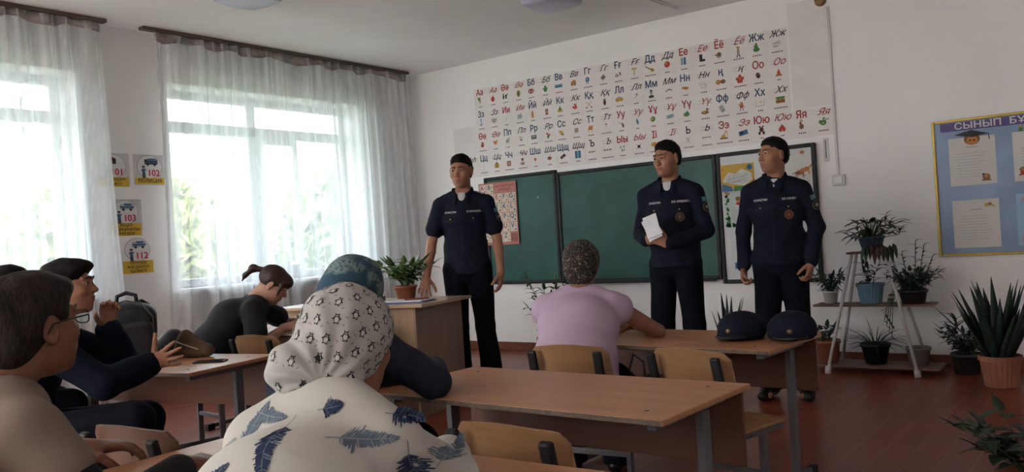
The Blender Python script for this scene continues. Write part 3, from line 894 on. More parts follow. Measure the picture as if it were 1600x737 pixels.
sign(3.585, 1.105, 0.285, '112', ['ТӨТЕНШЕ', 'ЖАҒДАЙЛАР', 'ҚЫЗМЕТІ'], 'van', 'round rescue sign 112 with yellow caption, lowest of the four', sheet=False)
# ------------------------------------------------------------------ blackboard
bfr = mat('board_frame_dark', (0.010, 0.012, 0.015), 0.55, 0.1)
bgreen = mat('chalkboard_green', (0.012, 0.075, 0.062), 0.42, 0.25, 3.0, bump=0.02)
bwhite = mat('pinboard_white', (0.55, 0.58, 0.60), 0.35, 0.04, 2)
t = thing('blackboard', (-3.9, YF - 0.001, 0.71), 0, 'long dark framed green chalkboard with a white right wing on front wall', 'blackboard')
def panel(x0, x1, z0, z1, sm, nm, yaw=0.0, dz0=0.0):
    W = x1 - x0
    f = MB()
    fw = 0.035
    cx, cz = x0 + 3.9, z0 - 0.71
    hh = z1 - z0
    for a in ((cx, cz, cx + fw, cz + hh), (cx + W - fw, cz, cx + W, cz + hh), (cx + fw, cz, cx + W - fw, cz + fw), (cx + fw, cz + hh - fw, cx + W - fw, cz + hh)):
        f.box((a[0], -0.045, a[1]), (a[2], 0, a[3]))
    fr_ = f.build('frame', bfr, t, bevel=0.008)
    s = MB(); s.box((cx + fw, -0.030, cz + fw), (cx + W - fw, -0.005, cz + hh - fw))
    s.build(nm, sm, t)
panel(-5.70, -4.765, 0.71, 1.86, bgreen, 'chalk_surface')
panel(-4.760, -3.045, 0.71, 1.83, bgreen, 'chalk_surface')
panel(-3.040, -2.165, 0.67, 1.83, bwhite, 'pinboard_surface')
m = MB(); m.box((-4.70 + 3.9, -0.085, -0.012), (-3.10 + 3.9, -0.045, 0.004)); m.build('chalk_tray', bfr, t, bevel=0.003)
m = MB()
for z in (0.15, 0.95):
    m.tube([(-4.7625 + 3.9, -0.047, z), (-4.7625 + 3.9, -0.047, z + 0.08)], 0.008, 8); m.tube([(-3.0425 + 3.9, -0.047, z), (-3.0425 + 3.9, -0.047, z + 0.08)], 0.008, 8)
m.build('hinge', bfr, t)
m = MB(); m.box((-0.008, -0.006, -0.012), (0.008, 0, 0.012)); o = m.build('chalk_magnet', INK['c'], bevel=0.002, loc=(-5.00, YF - 0.031, 1.60)); tag(o, 'tiny pale chip stuck on the left green chalkboard panel', 'magnet')
# latin chart
P = Print(front_wall(-5.77, 1.13, 0.046), 0.0008)
P.mb.box((-5.77, YF - 0.048, 1.13), (-5.265, YF - 0.0465, 1.80), P.mi(mat('chart_border_pink', (0.40, 0.15, 0.11), 0.55, 0.05)))
P.lay = 2
cream = mat('chart_cream', (0.58, 0.50, 0.42), 0.6, 0.02)
cw, chh = 0.097, 0.105
lets = [['A', 'B', None, None, None], ['C', 'D', 'E', 'F', 'G'], ['H', 'I', 'J', 'K', 'L'], ['M', 'N', 'O', 'P', 'Q'], ['R', 'S', 'T', 'U', 'V'], ['W', 'X', 'Y', 'Z', None]]
for ri, row in enumerate(lets):
    for ci, ch in enumerate(row):
        if ch is None:
            continue
        u, v = 0.010 + ci * cw, 0.67 - 0.012 - (ri + 1) * chh
        P.rect(u + 0.003, v + 0.003, u + cw - 0.003, v + chh - 0.003, cream, 3)
        red = ch in 'AEIOUYMR'
        P.text(ch, u + 0.036, v + 0.066, 0.07, L_RED if red else L_BLU, 4, fat=0.02)
        P.text(ch.lower(), u + 0.078, v + 0.068, 0.035, L_RED if red else L_BLU, 4)
        P.ell(u + 0.072, v + 0.024, 0.012, 0.010, INK['rgnob'[(ri * 5 + ci) % 5]], 4, 0.4, 8)
P.rect(0.215, 0.56, 0.485, 0.655, mat('chart_title_panel', (0.45, 0.20, 0.16), 0.6), 3)
P.text('АНГЛИЙСКИЙ', 0.35, 0.625, 0.036, L_RED, 4, fat=0.02)
P.text('АЛФАВИТ', 0.35, 0.585, 0.036, L_RED, 4, fat=0.02)
P.rect(0.405, 0.03, 0.49, 0.115, mat('chart_corner_picture', (0.25, 0.09, 0.07), 0.6, 0.3, 40), 3)
tag(P.build('letter_chart'), 'pink bordered Latin letter chart hanging over the left chalkboard panel', 'chart')
# pinned papers on the white wing
def sheet(x0, z0, w, h, base, label, fill, cat='poster', nm='pinned_poster'):
    P = Print(front_wall(x0, z0, 0.033), 0.0008)
    P.mb.box((x0, YF - 0.0345, z0), (x0 + w, YF - 0.0325, z0 + h), P.mi(base))
    P.lay = 2.5
    fill(P, w, h)
    tag(P.build(nm), label, cat)
ppr = mat('poster_paper', (0.60, 0.60, 0.58), 0.6, 0.02)
def f_map(P, w, h):
    P.rect(0.01, 0.01, w - 0.01, h - 0.01, INK['y'], 3)
    P.poly([(0.02, 0.10), (0.08, 0.18), (0.14, 0.16), (0.2, 0.2), (w - 0.04, 0.16), (w - 0.03, 0.1), (0.22, 0.05), (0.12, 0.07)], INK['w'], 4)
    P.poly([(0.01, 0.01), (0.12, 0.01), (0.10, 0.05), (0.02, 0.08)], INK['b'], 5)
    P.poly([(0.12, 0.01), (0.2, 0.01), (0.22, 0.05), (0.13, 0.05)], INK['g'], 5)
    P.poly([(w - 0.1, 0.01), (w - 0.01, 0.01), (w - 0.01, 0.11)], INK['r'], 5)
    P.ell(w - 0.05, h - 0.045, 0.025, 0.025, INK['b'], 5)
    P.ell(0.03, h - 0.05, 0.014, 0.014, INK['o'], 5)
    rg = random.Random(4)
    for k in range(34):
        P.line([(0.04 + rg.random() * (w - 0.09), 0.07 + rg.random() * 0.10) for _ in range(1)] * 1 + [(0.05 + rg.random() * (w - 0.1), 0.07 + rg.random() * 0.10)], 0.0018, INK['e'], 6)
sheet(-3.01, 1.475, 0.325, 0.255, ppr, 'colourful country map with yellow border, top left of the white wing', f_map)
def f_poem(P, w, h):
    rg = random.Random(2)
    for k in range(26):
        P.ell(0.012 + rg.random() * 0.03, rg.random() * h, 0.014, 0.010, INK['g'], 3, rg.random() * 3, 8)
        P.ell(rg.random() * w * 0.95 + 0.005, 0.012 + rg.random() * 0.02, 0.014, 0.010, INK['g'], 3, rg.random() * 3, 8)
    icon(P, 'bw0,-.7,.5,.3 eo0,0,.35,.4 en0,.25,.42,.3 ek-.12,0,.05,.05 ek.12,0,.05,.05 er0,-.6,.4,.25', w / 2 + 0.01, h - 0.075, 0.055)
    for k in range(8):
        P.line([(0.065, h - 0.16 - k * 0.015), (w - 0.03 - (k % 3) * 0.01, h - 0.16 - k * 0.015)], 0.003, INK['m'], 3)
    P.ell(0.03, h - 0.015, 0.013, 0.013, INK['o'], 5); P.ell(w - 0.03, h - 0.01, 0.013, 0.013, INK['o'], 5)
sheet(-2.985, 1.165, 0.235, 0.315, mat('poem_paper', (0.45, 0.52, 0.50), 0.6, 0.05), 'poem sheet with a leafy border and a child drawing, under the map', f_poem)
def f_toon(P, w, h):
    icon(P, 'eb0,.75,.3,.32 eo0,.5,.22,.22 bg0,-.1,.3,.35 lo-.6,.1,-.2,.1,.14 lo.6,.1,.2,.1,.14 by0,-.6,.25,.2 bb-.12,-.9,.1,.2 bb.12,-.9,.1,.2', w / 2, h - 0.10, 0.065)
    P.rect(0.02, 0.015, w - 0.02, 0.07, INK['b'], 3)
    P.rect(0.02, 0.08, w - 0.02, 0.16, INK['w'], 3)
sheet(-2.94, 0.785, 0.15, 0.37, mat('toon_paper', (0.52, 0.56, 0.58), 0.6, 0.03), 'narrow sheet with a green shirted child drawing, lowest on white wing', f_toon)
def f_horse(P, w, h):
    P.ell(0.15, h - 0.035, 0.02, 0.014, INK['o'], 4)
    for dx, dy, cc in ((0, 0, 'n'), (0.045, 0.022, 'o')):
        s = 'e%s0,0,.55,.22 l%s.4,.1,.75,.5,.2 e%s.85,.5,.22,.11 l%s-.35,-.1,-.6,-.6,.09 l%s-.2,-.1,-.3,-.65,.09 l%s.3,-.1,.65,-.4,.09 l%s.4,-.1,.45,-.6,.09 l%s-.5,.05,-.85,-.1,.09' % ((cc,) * 8)
        P.lay = 3 + dx * 40
        icon(P, s, 0.12 + dx, 0.10 + dy + 0.03, 0.075)
    P.line([(0.02, 0.05), (w - 0.02, 0.055)], 0.006, INK['y'], 3)
sheet(-2.425, 1.46, 0.225, 0.335, ppr, 'sheet with two running brown horses, top right of the white wing', f_horse)
# ------------------------------------------------------------------ class corner board
gold = mat('gold_frame', (0.40, 0.29, 0.06), 0.35, 0.1, metal=0.4)
t = thing('class_corner_board', (-0.66, YF - 0.001, 0.845), 0, 'large light blue class notice board in a gold frame at right', 'notice board')
W2, Hh = 0.625, 1.035
m = MB(); m.box((-W2, -0.012, 0), (W2, 0, Hh)); m.build('board_panel', mat('board_sky_blue', (0.21, 0.31, 0.48), 0.35, 0.18, 3.0), t)
m = MB()
for a in ((-W2, 0, -W2 + 0.02, Hh), (W2 - 0.02, 0, W2, Hh), (-W2 + 0.02, 0, W2 - 0.02, 0.02), (-W2 + 0.02, Hh - 0.02, W2 - 0.02, Hh)):
    m.box((a[0], -0.024, a[1]), (a[2], -0.004, a[3]))
m.build('frame', gold, t, bevel=0.004)
BP = lambda: Print(lambda u, v, w: (-W2 + u, -0.012 - w, v), 0.0008)
P = BP(); P.rect(0.06, 0.945, 1.23, 1.01, mat('banner_violet', (0.07, 0.045, 0.20), 0.4), 1); P.text('СЫНЫП  БҰРЫШЫ', 0.155, 0.977, 0.068, INK['w'], 2, fat=0.02, align='LEFT', sx=1.18)
P.build('title_banner', t)
def pocket(u, v, w, h, blue=False):
    P = BP()
    P.rect(u, v, u + w, v + h, mat('pocket_blue_sheet', (0.25, 0.42, 0.58), 0.4, 0.06) if blue else ppr, 1.5)
    P.lay = 2
    for k in range(9):
        P.line([(u + 0.05, v + h - 0.12 - k * 0.022), (u + w - 0.06 - (k * 37 % 5) * 0.012, v + h - 0.12 - k * 0.022)], 0.003, INK['m'] if not blue else INK['w'], 2.5)
    P.line([(u + 0.12, v + h - 0.075), (u + w - 0.11, v + h - 0.075)], 0.005, INK['e'], 2.5)
    return P
P = pocket(0.11, 0.53, 0.31, 0.36); icon(P, 'en0,0,.45,.4 eo0,.1,.25,.25 bn0,-.4,.5,.1 ek-.3,.3,.15,.15', 0.35, 0.585, 0.06); P.build('paper_pocket', t)
P = pocket(0.11, 0.06, 0.31, 0.36); icon(P, 'ey-.2,0,.25,.2,.6 en.2,.1,.2,.2 ey.5,-.1,.3,.1,-.5', 0.35, 0.375, 0.06); P.build('paper_pocket', t)
P = pocket(0.53, 0.53, 0.34, 0.36); icon(P, 'en0,.25,.35,.3 er0,-.15,.3,.3 eo0,.25,.2,.15 en-.3,-.4,.14,.1 en.3,-.4,.14,.1', 0.585, 0.60, 0.06); P.build('paper_pocket', t)
P = pocket(0.53, 0.06, 0.34, 0.38, True); P.text('Мақтау', 0.66, 0.39, 0.06, INK['p'], 3, fat=0.01, shear=0.3); P.rect(0.61, 0.24, 0.80, 0.30, INK['m'], 3); icon(P, 'ep0,.3,.25,.25 ep0,-.2,.35,.35', 0.57, 0.11, 0.05); P.build('paper_pocket', t)
P = pocket(0.93, 0.53, 0.24, 0.36); P.build('paper_pocket', t)
P = pocket(0.93, 0.06, 0.24, 0.36); P.build('paper_pocket', t)
P = BP(); icon(P, 'eu0,-.7,1.1,.35 ew0,-.45,1.0,.22 en0,0,.55,.45 eo0,-.1,.38,.32 ek-.12,-.1,.07,.07 ek.15,-.1,.07,.07', 0.27, 0.875, 0.10)
P.poly([(0.15, 0.915), (0.27, 0.888), (0.385, 0.905), (0.27, 0.942)], INK['k'], 6); P.line([(0.38, 0.905), (0.385, 0.86)], 0.006, INK['k'], 6); P.build('scholar_picture', t)
P = BP(); icon(P, 'bg-1.1,.05,.16,.5 ty-1.1,.7,.16,.16 en0,.15,.5,.42 eo0,.0,.38,.32 ep0,-.5,.5,.25 er0,-.3,.2,.12 ek-.14,.0,.06,.06 ek.14,.0,.06,.06', 0.68, 0.875, 0.085)
icon(P, 'en0,.15,.5,.42 eo0,.0,.38,.32 eb0,-.5,.5,.25 ek-.14,.0,.06,.06 ek.14,.0,.06,.06', 0.80, 0.88, 0.085); P.build('children_picture', t)
# ================================================================== furniture
beech = wood('beech_laminate', (0.38, 0.175, 0.078), (0.47, 0.235, 0.112), 0.36, 0)
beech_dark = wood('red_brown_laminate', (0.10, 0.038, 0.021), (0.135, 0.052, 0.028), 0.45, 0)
ply = wood('varnished_plywood', (0.27, 0.145, 0.062), (0.36, 0.205, 0.10), 0.45, 0)
edge_m = mat('worn_edge_band', (0.13, 0.10, 0.075), 0.6, 0.3, 40)
steel = mat('grey_painted_steel', (0.12, 0.12, 0.125), 0.42, 0.1, 10)
rubber = mat('black_rubber_cap', (0.015, 0.015, 0.017), 0.6)
DZ = 0.66
def make_desk():
    t = thing('school_desk', (0, 0, 0), 0, 'beech topped two seat school desk', 'desk', 'two seat school desks')
    m = MB(); m.box((-0.605, -0.297, DZ - 0.018), (0.605, 0.297, DZ)); m.build('tabletop', beech, t, bevel=0.003)
    m = MB(); m.box((-0.600, -0.2985, DZ - 0.0165), (0.600, -0.2965, DZ - 0.002)); m.build('edge_band', edge_m, t)
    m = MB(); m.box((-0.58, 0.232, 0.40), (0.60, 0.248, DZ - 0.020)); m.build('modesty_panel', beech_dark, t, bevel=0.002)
    for s in (-1, 1):
        m = MB(); x = s * 0.535
        m.bar((x, 0.08, 0.03), (x, 0.08, DZ - 0.05), 0.028, 0.05, (0, 1, 0))
        m.bar((x, -0.24, DZ - 0.033), (x, 0.225, DZ - 0.033), 0.03, 0.028)
        m.bar((x, -0.26, 0.028), (x, 0.26, 0.028), 0.03, 0.028)
        lg = m.build('leg', steel, t, bevel=0.003)
        for y in (-0.26, 0.26):
            c = MB(); c.box((x - 0.018, y - 0.03, 0.0), (x + 0.018, y + 0.03, 0.043))
            c.build('foot_cap', rubber, lg, bevel=0.003)
    m = MB()
    for sx in (-0.5, 0.5):
        for sy in (-0.2, 0.2):
            m.lathe([(0.0075, 0), (0.0075, 0.0015), (0.003, 0.002)], 10, (sx, sy, DZ))
    m.build('screw_head', steel, t)
    return t
desk0 = make_desk()
def place(src, used, x, y, rz, label, z=0.0):
    o = src if not used else copy_tree(src)
    o.location = (x, y, z); o.rotation_euler = (0, 0, rz); o['label'] = label
    return o
place(desk0, False, -1.68, 2.385, -0.03, 'empty beech school desk in the middle of the room')
place(desk0, True, -1.85, 3.70, -0.05, 'beech school desk with two dark caps, nearest the three officers')
place(desk0, True, -1.55, 1.27, 0.03, 'beech school desk at the bottom edge under the feather blouse woman')
place(desk0, True, -4.19, 2.34, 0.20, 'beech school desk with phone, backpack and brown bag at left')
place(desk0, True, -4.72, 3.66, 0.12, 'beech school desk the ponytailed woman writes on, pushed to teacher desk')
def make_chair():
    t = thing('school_chair', (0, 0, 0), 0, 'plywood school chair with steel frame', 'chair', 'plywood school chairs')
    # seat: slightly dished board with rounded corners
    def rr(w, d, r, n=5):
        p = []
        for cx, cy, a0 in ((w - r, d - r, 0), (-w + r, d - r, 90), (-w + r, -d + r, 180), (w - r, -d + r, 270)):
            for k in range(n + 1):
                a = math.radians(a0 + 90 * k / n)
                p.append((cx + r * math.cos(a), cy + r * math.sin(a)))
        return p
    m = MB(); m.prism(rr(0.175, 0.18, 0.05), 0.385, 0.397); m.build('seat', ply, t, bevel=0.003)
    m = MB()
    nu, nv = 14, 6
    def bp(u, v, w):
        x = (u - 0.5) * 0.37
        q = abs(u - 0.5) * 2
        z0 = 0.535 + 0.020 * max(0, q - 0.82) / 0.18
        z1 = 0.715 - 0.030 * (max(0, q - 0.80) / 0.20) ** 2 - 0.006 * math.cos(u * 2 * PI)
        return (x, -0.225 + 0.045 * q * q + w - 0.03 * v, z0 + (z1 - z0) * v)
    vs = [bp(i / nu, j / nv, w) for w in (0, 0.011) for j in range(nv + 1) for i in range(nu + 1)]
    N1 = (nu + 1) * (nv + 1)
    fs = []
    for j in range(nv):
        for i in range(nu):
            a = j * (nu + 1) + i
            fs.append((a, a + 1, a + nu + 2, a + nu + 1)); fs.append((N1 + a, N1 + a + nu + 1, N1 + a + nu + 2, N1 + a + 1))
    rim = [i for i in range(nu + 1)] + [(j + 1) * (nu + 1) + nu for j in range(nv)] + [nv * (nu + 1) + i for i in range(nu - 1, -1, -1)] + [j * (nu + 1) for j in range(nv - 1, 0, -1)]
    for k in range(len(rim)):
        a, b = rim[k], rim[(k + 1) % len(rim)]
        fs.append((b, a, N1 + a, N1 + b))
    m.add(vs, fs); m.build('backrest', ply, t, smooth=False)
    for s in (-1, 1):
        x = s * 0.155
        m = MB()
        m.bar((x, 0.14, 0.014), (x, -0.16, 0.014), 0.022, 0.026)
        m.bar((x, 0.02, 0.02), (x, 0.02, 0.37), 0.022, 0.035, (0, 1, 0))
        m.bar((x, 0.15, 0.372), (x, -0.17, 0.372), 0.022, 0.024)
        m.bar((x, -0.165, 0.368), (x, -0.215, 0.60), 0.022, 0.026, (0, 1, 0))
        lg = m.build('leg', steel, t, bevel=0.003)
        m = MB(); m.bar((x, -0.228, 0.55), (x, -0.262, 0.695), 0.040, 0.022, (0, 1, 0)); m.build('upright_sleeve', rubber, lg, bevel=0.008)
    m = MB(); m.bar((-0.155, 0.02, 0.20), (0.155, 0.02, 0.20), 0.022, 0.026); m.build('stretcher', steel, t, bevel=0.003)
    return t
ch0 = make_chair()
place(ch0, False, -1.40, 3.22, -0.22, 'empty plywood chair beside the woman in lilac, behind the empty desk')
place(ch0, True, -2.03, 3.22, 0.12, 'plywood chair the woman in lilac blouse sits on')
place(ch0, True, -1.31, 1.90, -0.05, 'plywood chair at bottom centre, its back just above the desk edge')
place(ch0, True, -4.22, 3.23, 0.10, 'empty pale plywood chair beside the writing woman')
place(ch0, True, -4.74, 3.02, -0.15, 'plywood chair under the writing woman in black')
place(ch0, True, -3.72, 1.41, -0.60, 'plywood chair the boy in dark blue sits on')
dkc = place(ch0, True, -2.38, 1.47, 0.10, 'empty plywood chair with painted-in shade between the boy and the grey haired man')
ply_shade = wood('shade_painted_plywood', (0.10, 0.05, 0.03), (0.14, 0.075, 0.045), 0.4, 0)  # same plywood as the other chairs, shade painted into its colour
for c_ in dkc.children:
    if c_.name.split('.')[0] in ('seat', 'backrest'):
        c_.data = c_.data.copy(); c_.data.materials[0] = ply_shade
place(ch0, True, -2.09, 1.86, 0.1, 'plywood chair under the woman in the blue headscarf')
place(ch0, True, -1.10, 0.64, 0.3, 'plywood chair under the woman in the feather blouse')
place(ch0, True, -1.97, 0.44, -0.15, 'plywood chair under the grey haired man in the beige shirt')
# ------------------------------------------------------------------ teacher's desk
TR = 0.22
TZ = 0.78
t = thing('teacher_desk', (-4.66, 4.37, 0), TR, "teacher's desk with light top and wood grain side panel beside the officer", 'desk')
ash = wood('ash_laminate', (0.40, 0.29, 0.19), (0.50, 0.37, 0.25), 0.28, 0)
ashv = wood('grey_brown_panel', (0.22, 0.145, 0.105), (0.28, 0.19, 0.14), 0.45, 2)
m = MB(); m.box((-0.62, -0.36, TZ - 0.022), (0.66, 0.38, TZ)); m.build('tabletop', ash, t, bevel=0.003)
for x in (-0.58, 0.585):
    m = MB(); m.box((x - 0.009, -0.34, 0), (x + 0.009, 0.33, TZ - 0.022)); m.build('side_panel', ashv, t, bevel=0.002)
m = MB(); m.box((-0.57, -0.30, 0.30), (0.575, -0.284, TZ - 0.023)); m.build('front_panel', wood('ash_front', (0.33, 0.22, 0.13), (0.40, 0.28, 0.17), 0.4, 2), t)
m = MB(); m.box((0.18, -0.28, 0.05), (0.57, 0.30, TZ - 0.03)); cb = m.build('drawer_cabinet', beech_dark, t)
for k in range(3):
    m = MB(); m.box((0.19, 0.302, 0.08 + k * 0.22), (0.56, 0.316, 0.28 + k * 0.22)); d = m.build('drawer', ash, t, bevel=0.002)
    m = MB(); m.tube([(0.33, 0.318, 0.2 + k * 0.22), (0.33, 0.34, 0.2 + k * 0.22), (0.43, 0.34, 0.2 + k * 0.22), (0.43, 0.318, 0.2 + k * 0.22)], 0.005, 6); m.build('handle', steel, d)
# papers and books on it
tc, ts = math.cos(TR), math.sin(TR)
def onT(x, y, z=0.0):
    return (-4.66 + x * tc - y * ts, 4.37 + x * ts + y * tc, TZ + z)
def slab(name, loc, rz, w, d, h, m_, label, cat, bev=0.002, group=None):
    b = MB(); b.box((-w / 2, -d / 2, 0), (w / 2, d / 2, h))
    o = b.build(name, m_, bevel=bev)
    o.location = loc; o.rotation_euler = (0, 0, rz)
    return tag(o, label, cat, group)
wpap = mat('white_sheets', (0.68, 0.70, 0.74), 0.6, 0.03)
blue_c = mat('blue_folder', (0.03, 0.07, 0.28), 0.4, 0.05)
red_c = mat('red_cover', (0.42, 0.03, 0.06), 0.45, 0.08)
slab('folder', onT(0.42, -0.12, 0.0), TR + 0.15, 0.32, 0.23, 0.006, blue_c, "thin blue folder at the bottom of the papers on teacher's desk", 'folder')
slab('paper_stack', onT(0.40, -0.11, 0.0062), TR + 0.1, 0.30, 0.21, 0.008, wpap, "white paper sheets on the blue folder on teacher's desk", 'paper')
slab('notebook', onT(0.45, -0.07, 0.0145), TR + 0.5, 0.17, 0.09, 0.008, mat('maroon_notebook', (0.20, 0.03, 0.04), 0.45, 0.05), "small maroon notebook on the white papers on teacher's desk", 'notebook')
slab('paper_stack', onT(0.13, -0.22, 0.0), TR - 0.1, 0.30, 0.21, 0.014, wpap, "loose white papers at the left of the teacher's desk top", 'paper')
slab('book', onT(0.10, -0.18, 0.0145), TR + 0.1, 0.22, 0.15, 0.035, mat('grey_book', (0.16, 0.16, 0.18), 0.5, 0.05), 'thick grey book under the red books behind the blue headscarf', 'book')
slab('book', onT(0.08, -0.17, 0.050), TR + 0.3, 0.16, 0.11, 0.030, red_c, 'red book on top of the thick grey book', 'book')
slab('pencil_box', onT(0.07, -0.165, 0.0805), TR + 0.3, 0.06, 0.05, 0.09, mat('pink_box', (0.50, 0.18, 0.18), 0.5, 0.05), 'small pink box standing on the red book by the plant', 'box')
# books on the writing woman's desk
def onD(x, y, z=0.0, c=(-4.72, 3.66), rz=0.12):
    return (c[0] + x * math.cos(rz) - y * math.sin(rz), c[1] + x * math.sin(rz) + y * math.cos(rz), DZ + z)
gb = [((0.14, 0.13, 0.12), 0.030, 'dark brown book at the bottom of the pile beside writing woman'), ((0.42, 0.38, 0.32), 0.018, 'cream book second from the bottom of pile beside writing woman'),
      ((0.11, 0.11, 0.13), 0.025, 'dark grey book in the middle of pile beside writing woman'), ((0.30, 0.26, 0.23), 0.020, 'tan book second from the top of pile beside writing woman'), ((0.55, 0.58, 0.60), 0.012, 'thin white covered book topmost on the pile beside writing woman')]
z = 0.0
for i, (c, h_, lb) in enumerate(gb):
    slab('book', onD(0.24 + 0.01 * (i % 3), 0.08 - 0.008 * i, z), 0.25 + 0.12 * (i % 2), 0.25, 0.18, h_, mat('book_cover_%s' % 'abcde'[i], c, 0.5, 0.08), lb, 'book', group='books piled on the writing desk')
    z += h_ + 0.0004
slab('notebook', onD(-0.02, -0.10), 0.2, 0.20, 0.26, 0.006, wpap, 'open white notebook the ponytailed woman is writing in', 'notebook')
# phone
ph_l = onD(0.42, 0.02, 0, (-4.19, 2.34), 0.20)
t = thing('smartphone', ph_l, -0.95, 'black smartphone lying face up on the left school desk', 'phone')
m = MB(); m.box((-0.038, -0.078, 0), (0.038, 0.078, 0.009)); m.build('body', mat('phone_black', (0.012, 0.012, 0.014), 0.3), t, bevel=0.003)
m = MB(); m.box((-0.034, -0.072, 0.009), (0.034, 0.072, 0.0095)); m.build('screen', mat('phone_glass', (0.01, 0.012, 0.015), 0.05, spec=0.8), t)
# ------------------------------------------------------------------ bags
nyl = mat('black_nylon', (0.011, 0.012, 0.016), 0.5, 0.2, 20, bump=0.3, bscale=80)
t = thing('backpack', onD(-0.06, -0.06, 0.0, (-4.19, 2.34), 0.20), 1.04, 'bulky black backpack standing on the desk beside the boy', 'backpack')
f = Field(0.006)
f.box((0, 0, 0.15), (0.09, 0.045, 0.10), rad=0.045, k=0.03)
f.ell((0, 0, 0.225), (0.120, 0.088, 0.09), k=0.06)
vs, fs = f.mesh(wrinkle(0.004, 38, 3)); nmesh('main_body', vs, fs, nyl, t)
f = Field(0.006); f.box((0, -0.11, 0.12), (0.095, 0.022, 0.07), rad=0.028, k=0.02); vs, fs = f.mesh(wrinkle(0.003, 45, 5)); nmesh('front_pocket', vs, fs, nyl, t)
m = MB(); m.tube([(-0.05, 0.06, 0.30), (-0.045, 0.07, 0.35), (0, 0.075, 0.365), (0.045, 0.07, 0.35), (0.05, 0.06, 0.30)], 0.011, 8); m.build('handle', nyl, t, smooth=True)
for s in (-1, 1):
    m = MB()
    p = [(s * 0.07, 0.085, 0.31), (s * 0.09, 0.16, 0.29), (s * 0.10, 0.17, 0.18), (s * 0.11, 0.13, 0.08), (s * 0.12, 0.08, 0.03)]
    m.tube(p, [0.018, 0.022, 0.02, 0.012, 0.008], 8); m.build('strap', nyl, t, smooth=True)
m = MB(); m.tube([(-0.13, -0.075, 0.10), (-0.125, -0.09, 0.24), (-0.07, -0.085, 0.315), (0, -0.083, 0.33), (0.07, -0.085, 0.315), (0.125, -0.09, 0.24), (0.13, -0.075, 0.10)], 0.004, 6); m.build('zipper', mat('zipper_grey', (0.06, 0.06, 0.07), 0.4), t)
t = thing('folded_bag', onD(0.13, 0.19, 0.0, (-4.19, 2.34), 0.20), 0.2, 'slouched brown cloth bag lying on desk behind the boy\'s hand', 'bag')
f = Field(0.005)
f.ell((0, 0, 0.035), (0.12, 0.065, 0.042), k=0.03); f.ell((-0.05, 0.0, 0.070), (0.050, 0.045, 0.062), k=0.05); f.cap((-0.05, 0, 0.115), (0.12, 0, 0.035), 0.022, 0.014, k=0.04)
f.plane((0, 0, 0.001), (0, 0, -1))
vs, fs = f.mesh(wrinkle(0.005, 42, 11)); nmesh('bag_body', vs, fs, mat('brown_canvas', (0.085, 0.05, 0.03), 0.85, 0.2, 15), t)
m = MB(); m.tube([(-0.08, -0.05, 0.09), (0.0, -0.07, 0.075), (0.10, -0.065, 0.05)], 0.004, 6); m.build('zipper', mat('bag_zipper_tan', (0.35, 0.28, 0.2), 0.5), t)
t = thing('jacket', onD(-0.15, 0.26, 0.0, (-4.19, 2.34), 0.20), 0.2, 'bunched black jacket lying between the backpack and the brown bag', 'jacket')
f = Field(0.006)
f.ell((0, 0, 0.04), (0.16, 0.075, 0.055), k=0.03); f.ell((0.06, 0, 0.09), (0.07, 0.05, 0.05), k=0.05)
f.plane((0, 0, 0.001), (0, 0, -1))
vs, fs = f.mesh(wrinkle(0.007, 36, 12)); nmesh('cloth', vs, fs, nyl, t)
# ------------------------------------------------------------------ uniform caps on the front desk
navy = mat('navy_uniform_cloth', (0.0055, 0.0075, 0.019), 0.85, 0.25, 14, bump=0.15, bscale=300, spec=0.2)
def onB(x, y):
    return onD(x, y, 0.0, (-1.85, 3.70), -0.05)
def cap_(x, y, rz, label):
    t = thing('uniform_cap', onB(x, y), rz, label, 'cap', 'dark uniform caps on the front desk')
    f = Field(0.005)
    f.ell((0, 0, 0.050), (0.106, 0.118, 0.078), k=0.02); f.ell((0, 0, 0.028), (0.096, 0.108, 0.032), k=0.02)
    f.plane((0, 0, 0.003), (0, 0, -1))
    vs, fs = f.mesh(wrinkle(0.002, 30, 2)); nmesh('crown', vs, fs, navy, t)
    f = Field(0.004); f.ell((0, 0.088, 0.020), (0.076, 0.072, 0.010), k=0.01)
    f.plane((0, 0, 0.003), (0, 0, -1))
    vs, fs = f.mesh(); nmesh('peak', vs, fs, mat('cap_peak', (0.010, 0.012, 0.022), 0.5, 0.1), t)
    m = MB(); m.tube([(0.102 * math.cos(a), 0.114 * math.sin(a), 0.022) for a in [2 * PI * k / 24 for k in range(25)]], 0.006, 6); m.build('band', navy, t, smooth=True)
    m = MB(); m.lathe([(0.006, 0), (0.004, 0.003)], 8); b = m.build('button', navy, t); b.location = (0, 0, 0.127)
    m = MB(); m.lathe([(0.014, 0), (0.012, 0.004), (0.004, 0.006)], 14); b = m.build('badge', mat('dull_brass', (0.20, 0.13, 0.06), 0.4, 0.2, 60, metal=0.6), t, smooth=True); b.location = (0, 0.113, 0.050); b.rotation_euler = (-PI / 2 + 0.2, 0, 0)
    return t
cap_(0.335, 0.03, 3.0, 'dark navy uniform cap on the front desk, the left one of two')
cap_(0.56, 0.06, 3.4, 'dark navy uniform cap at the right corner of the front desk')
# white bag/curtain puddle and dark handbag under the lilac blouse
t = thing('handbag', (-1.73, 3.26, 0.0), -0.4, 'black handbag hanging at the seat beside the woman in lilac', 'handbag')
f = Field(0.006); f.ell((0, 0, 0.47), (0.11, 0.06, 0.10), k=0.03); f.box((0, 0, 0.43), (0.08, 0.03, 0.07), rad=0.03, k=0.03)
vs, fs = f.mesh(wrinkle(0.004, 40, 9)); nmesh('bag_body', vs, fs, nyl, t)
m = MB(); m.tube([(-0.07, 0, 0.53), (-0.10, 0.02, 0.60), (-0.17, 0.02, 0.63), (-0.17, -0.01, 0.56), (-0.07, -0.01, 0.50)], 0.006, 6); m.build('strap', nyl, t, smooth=True)
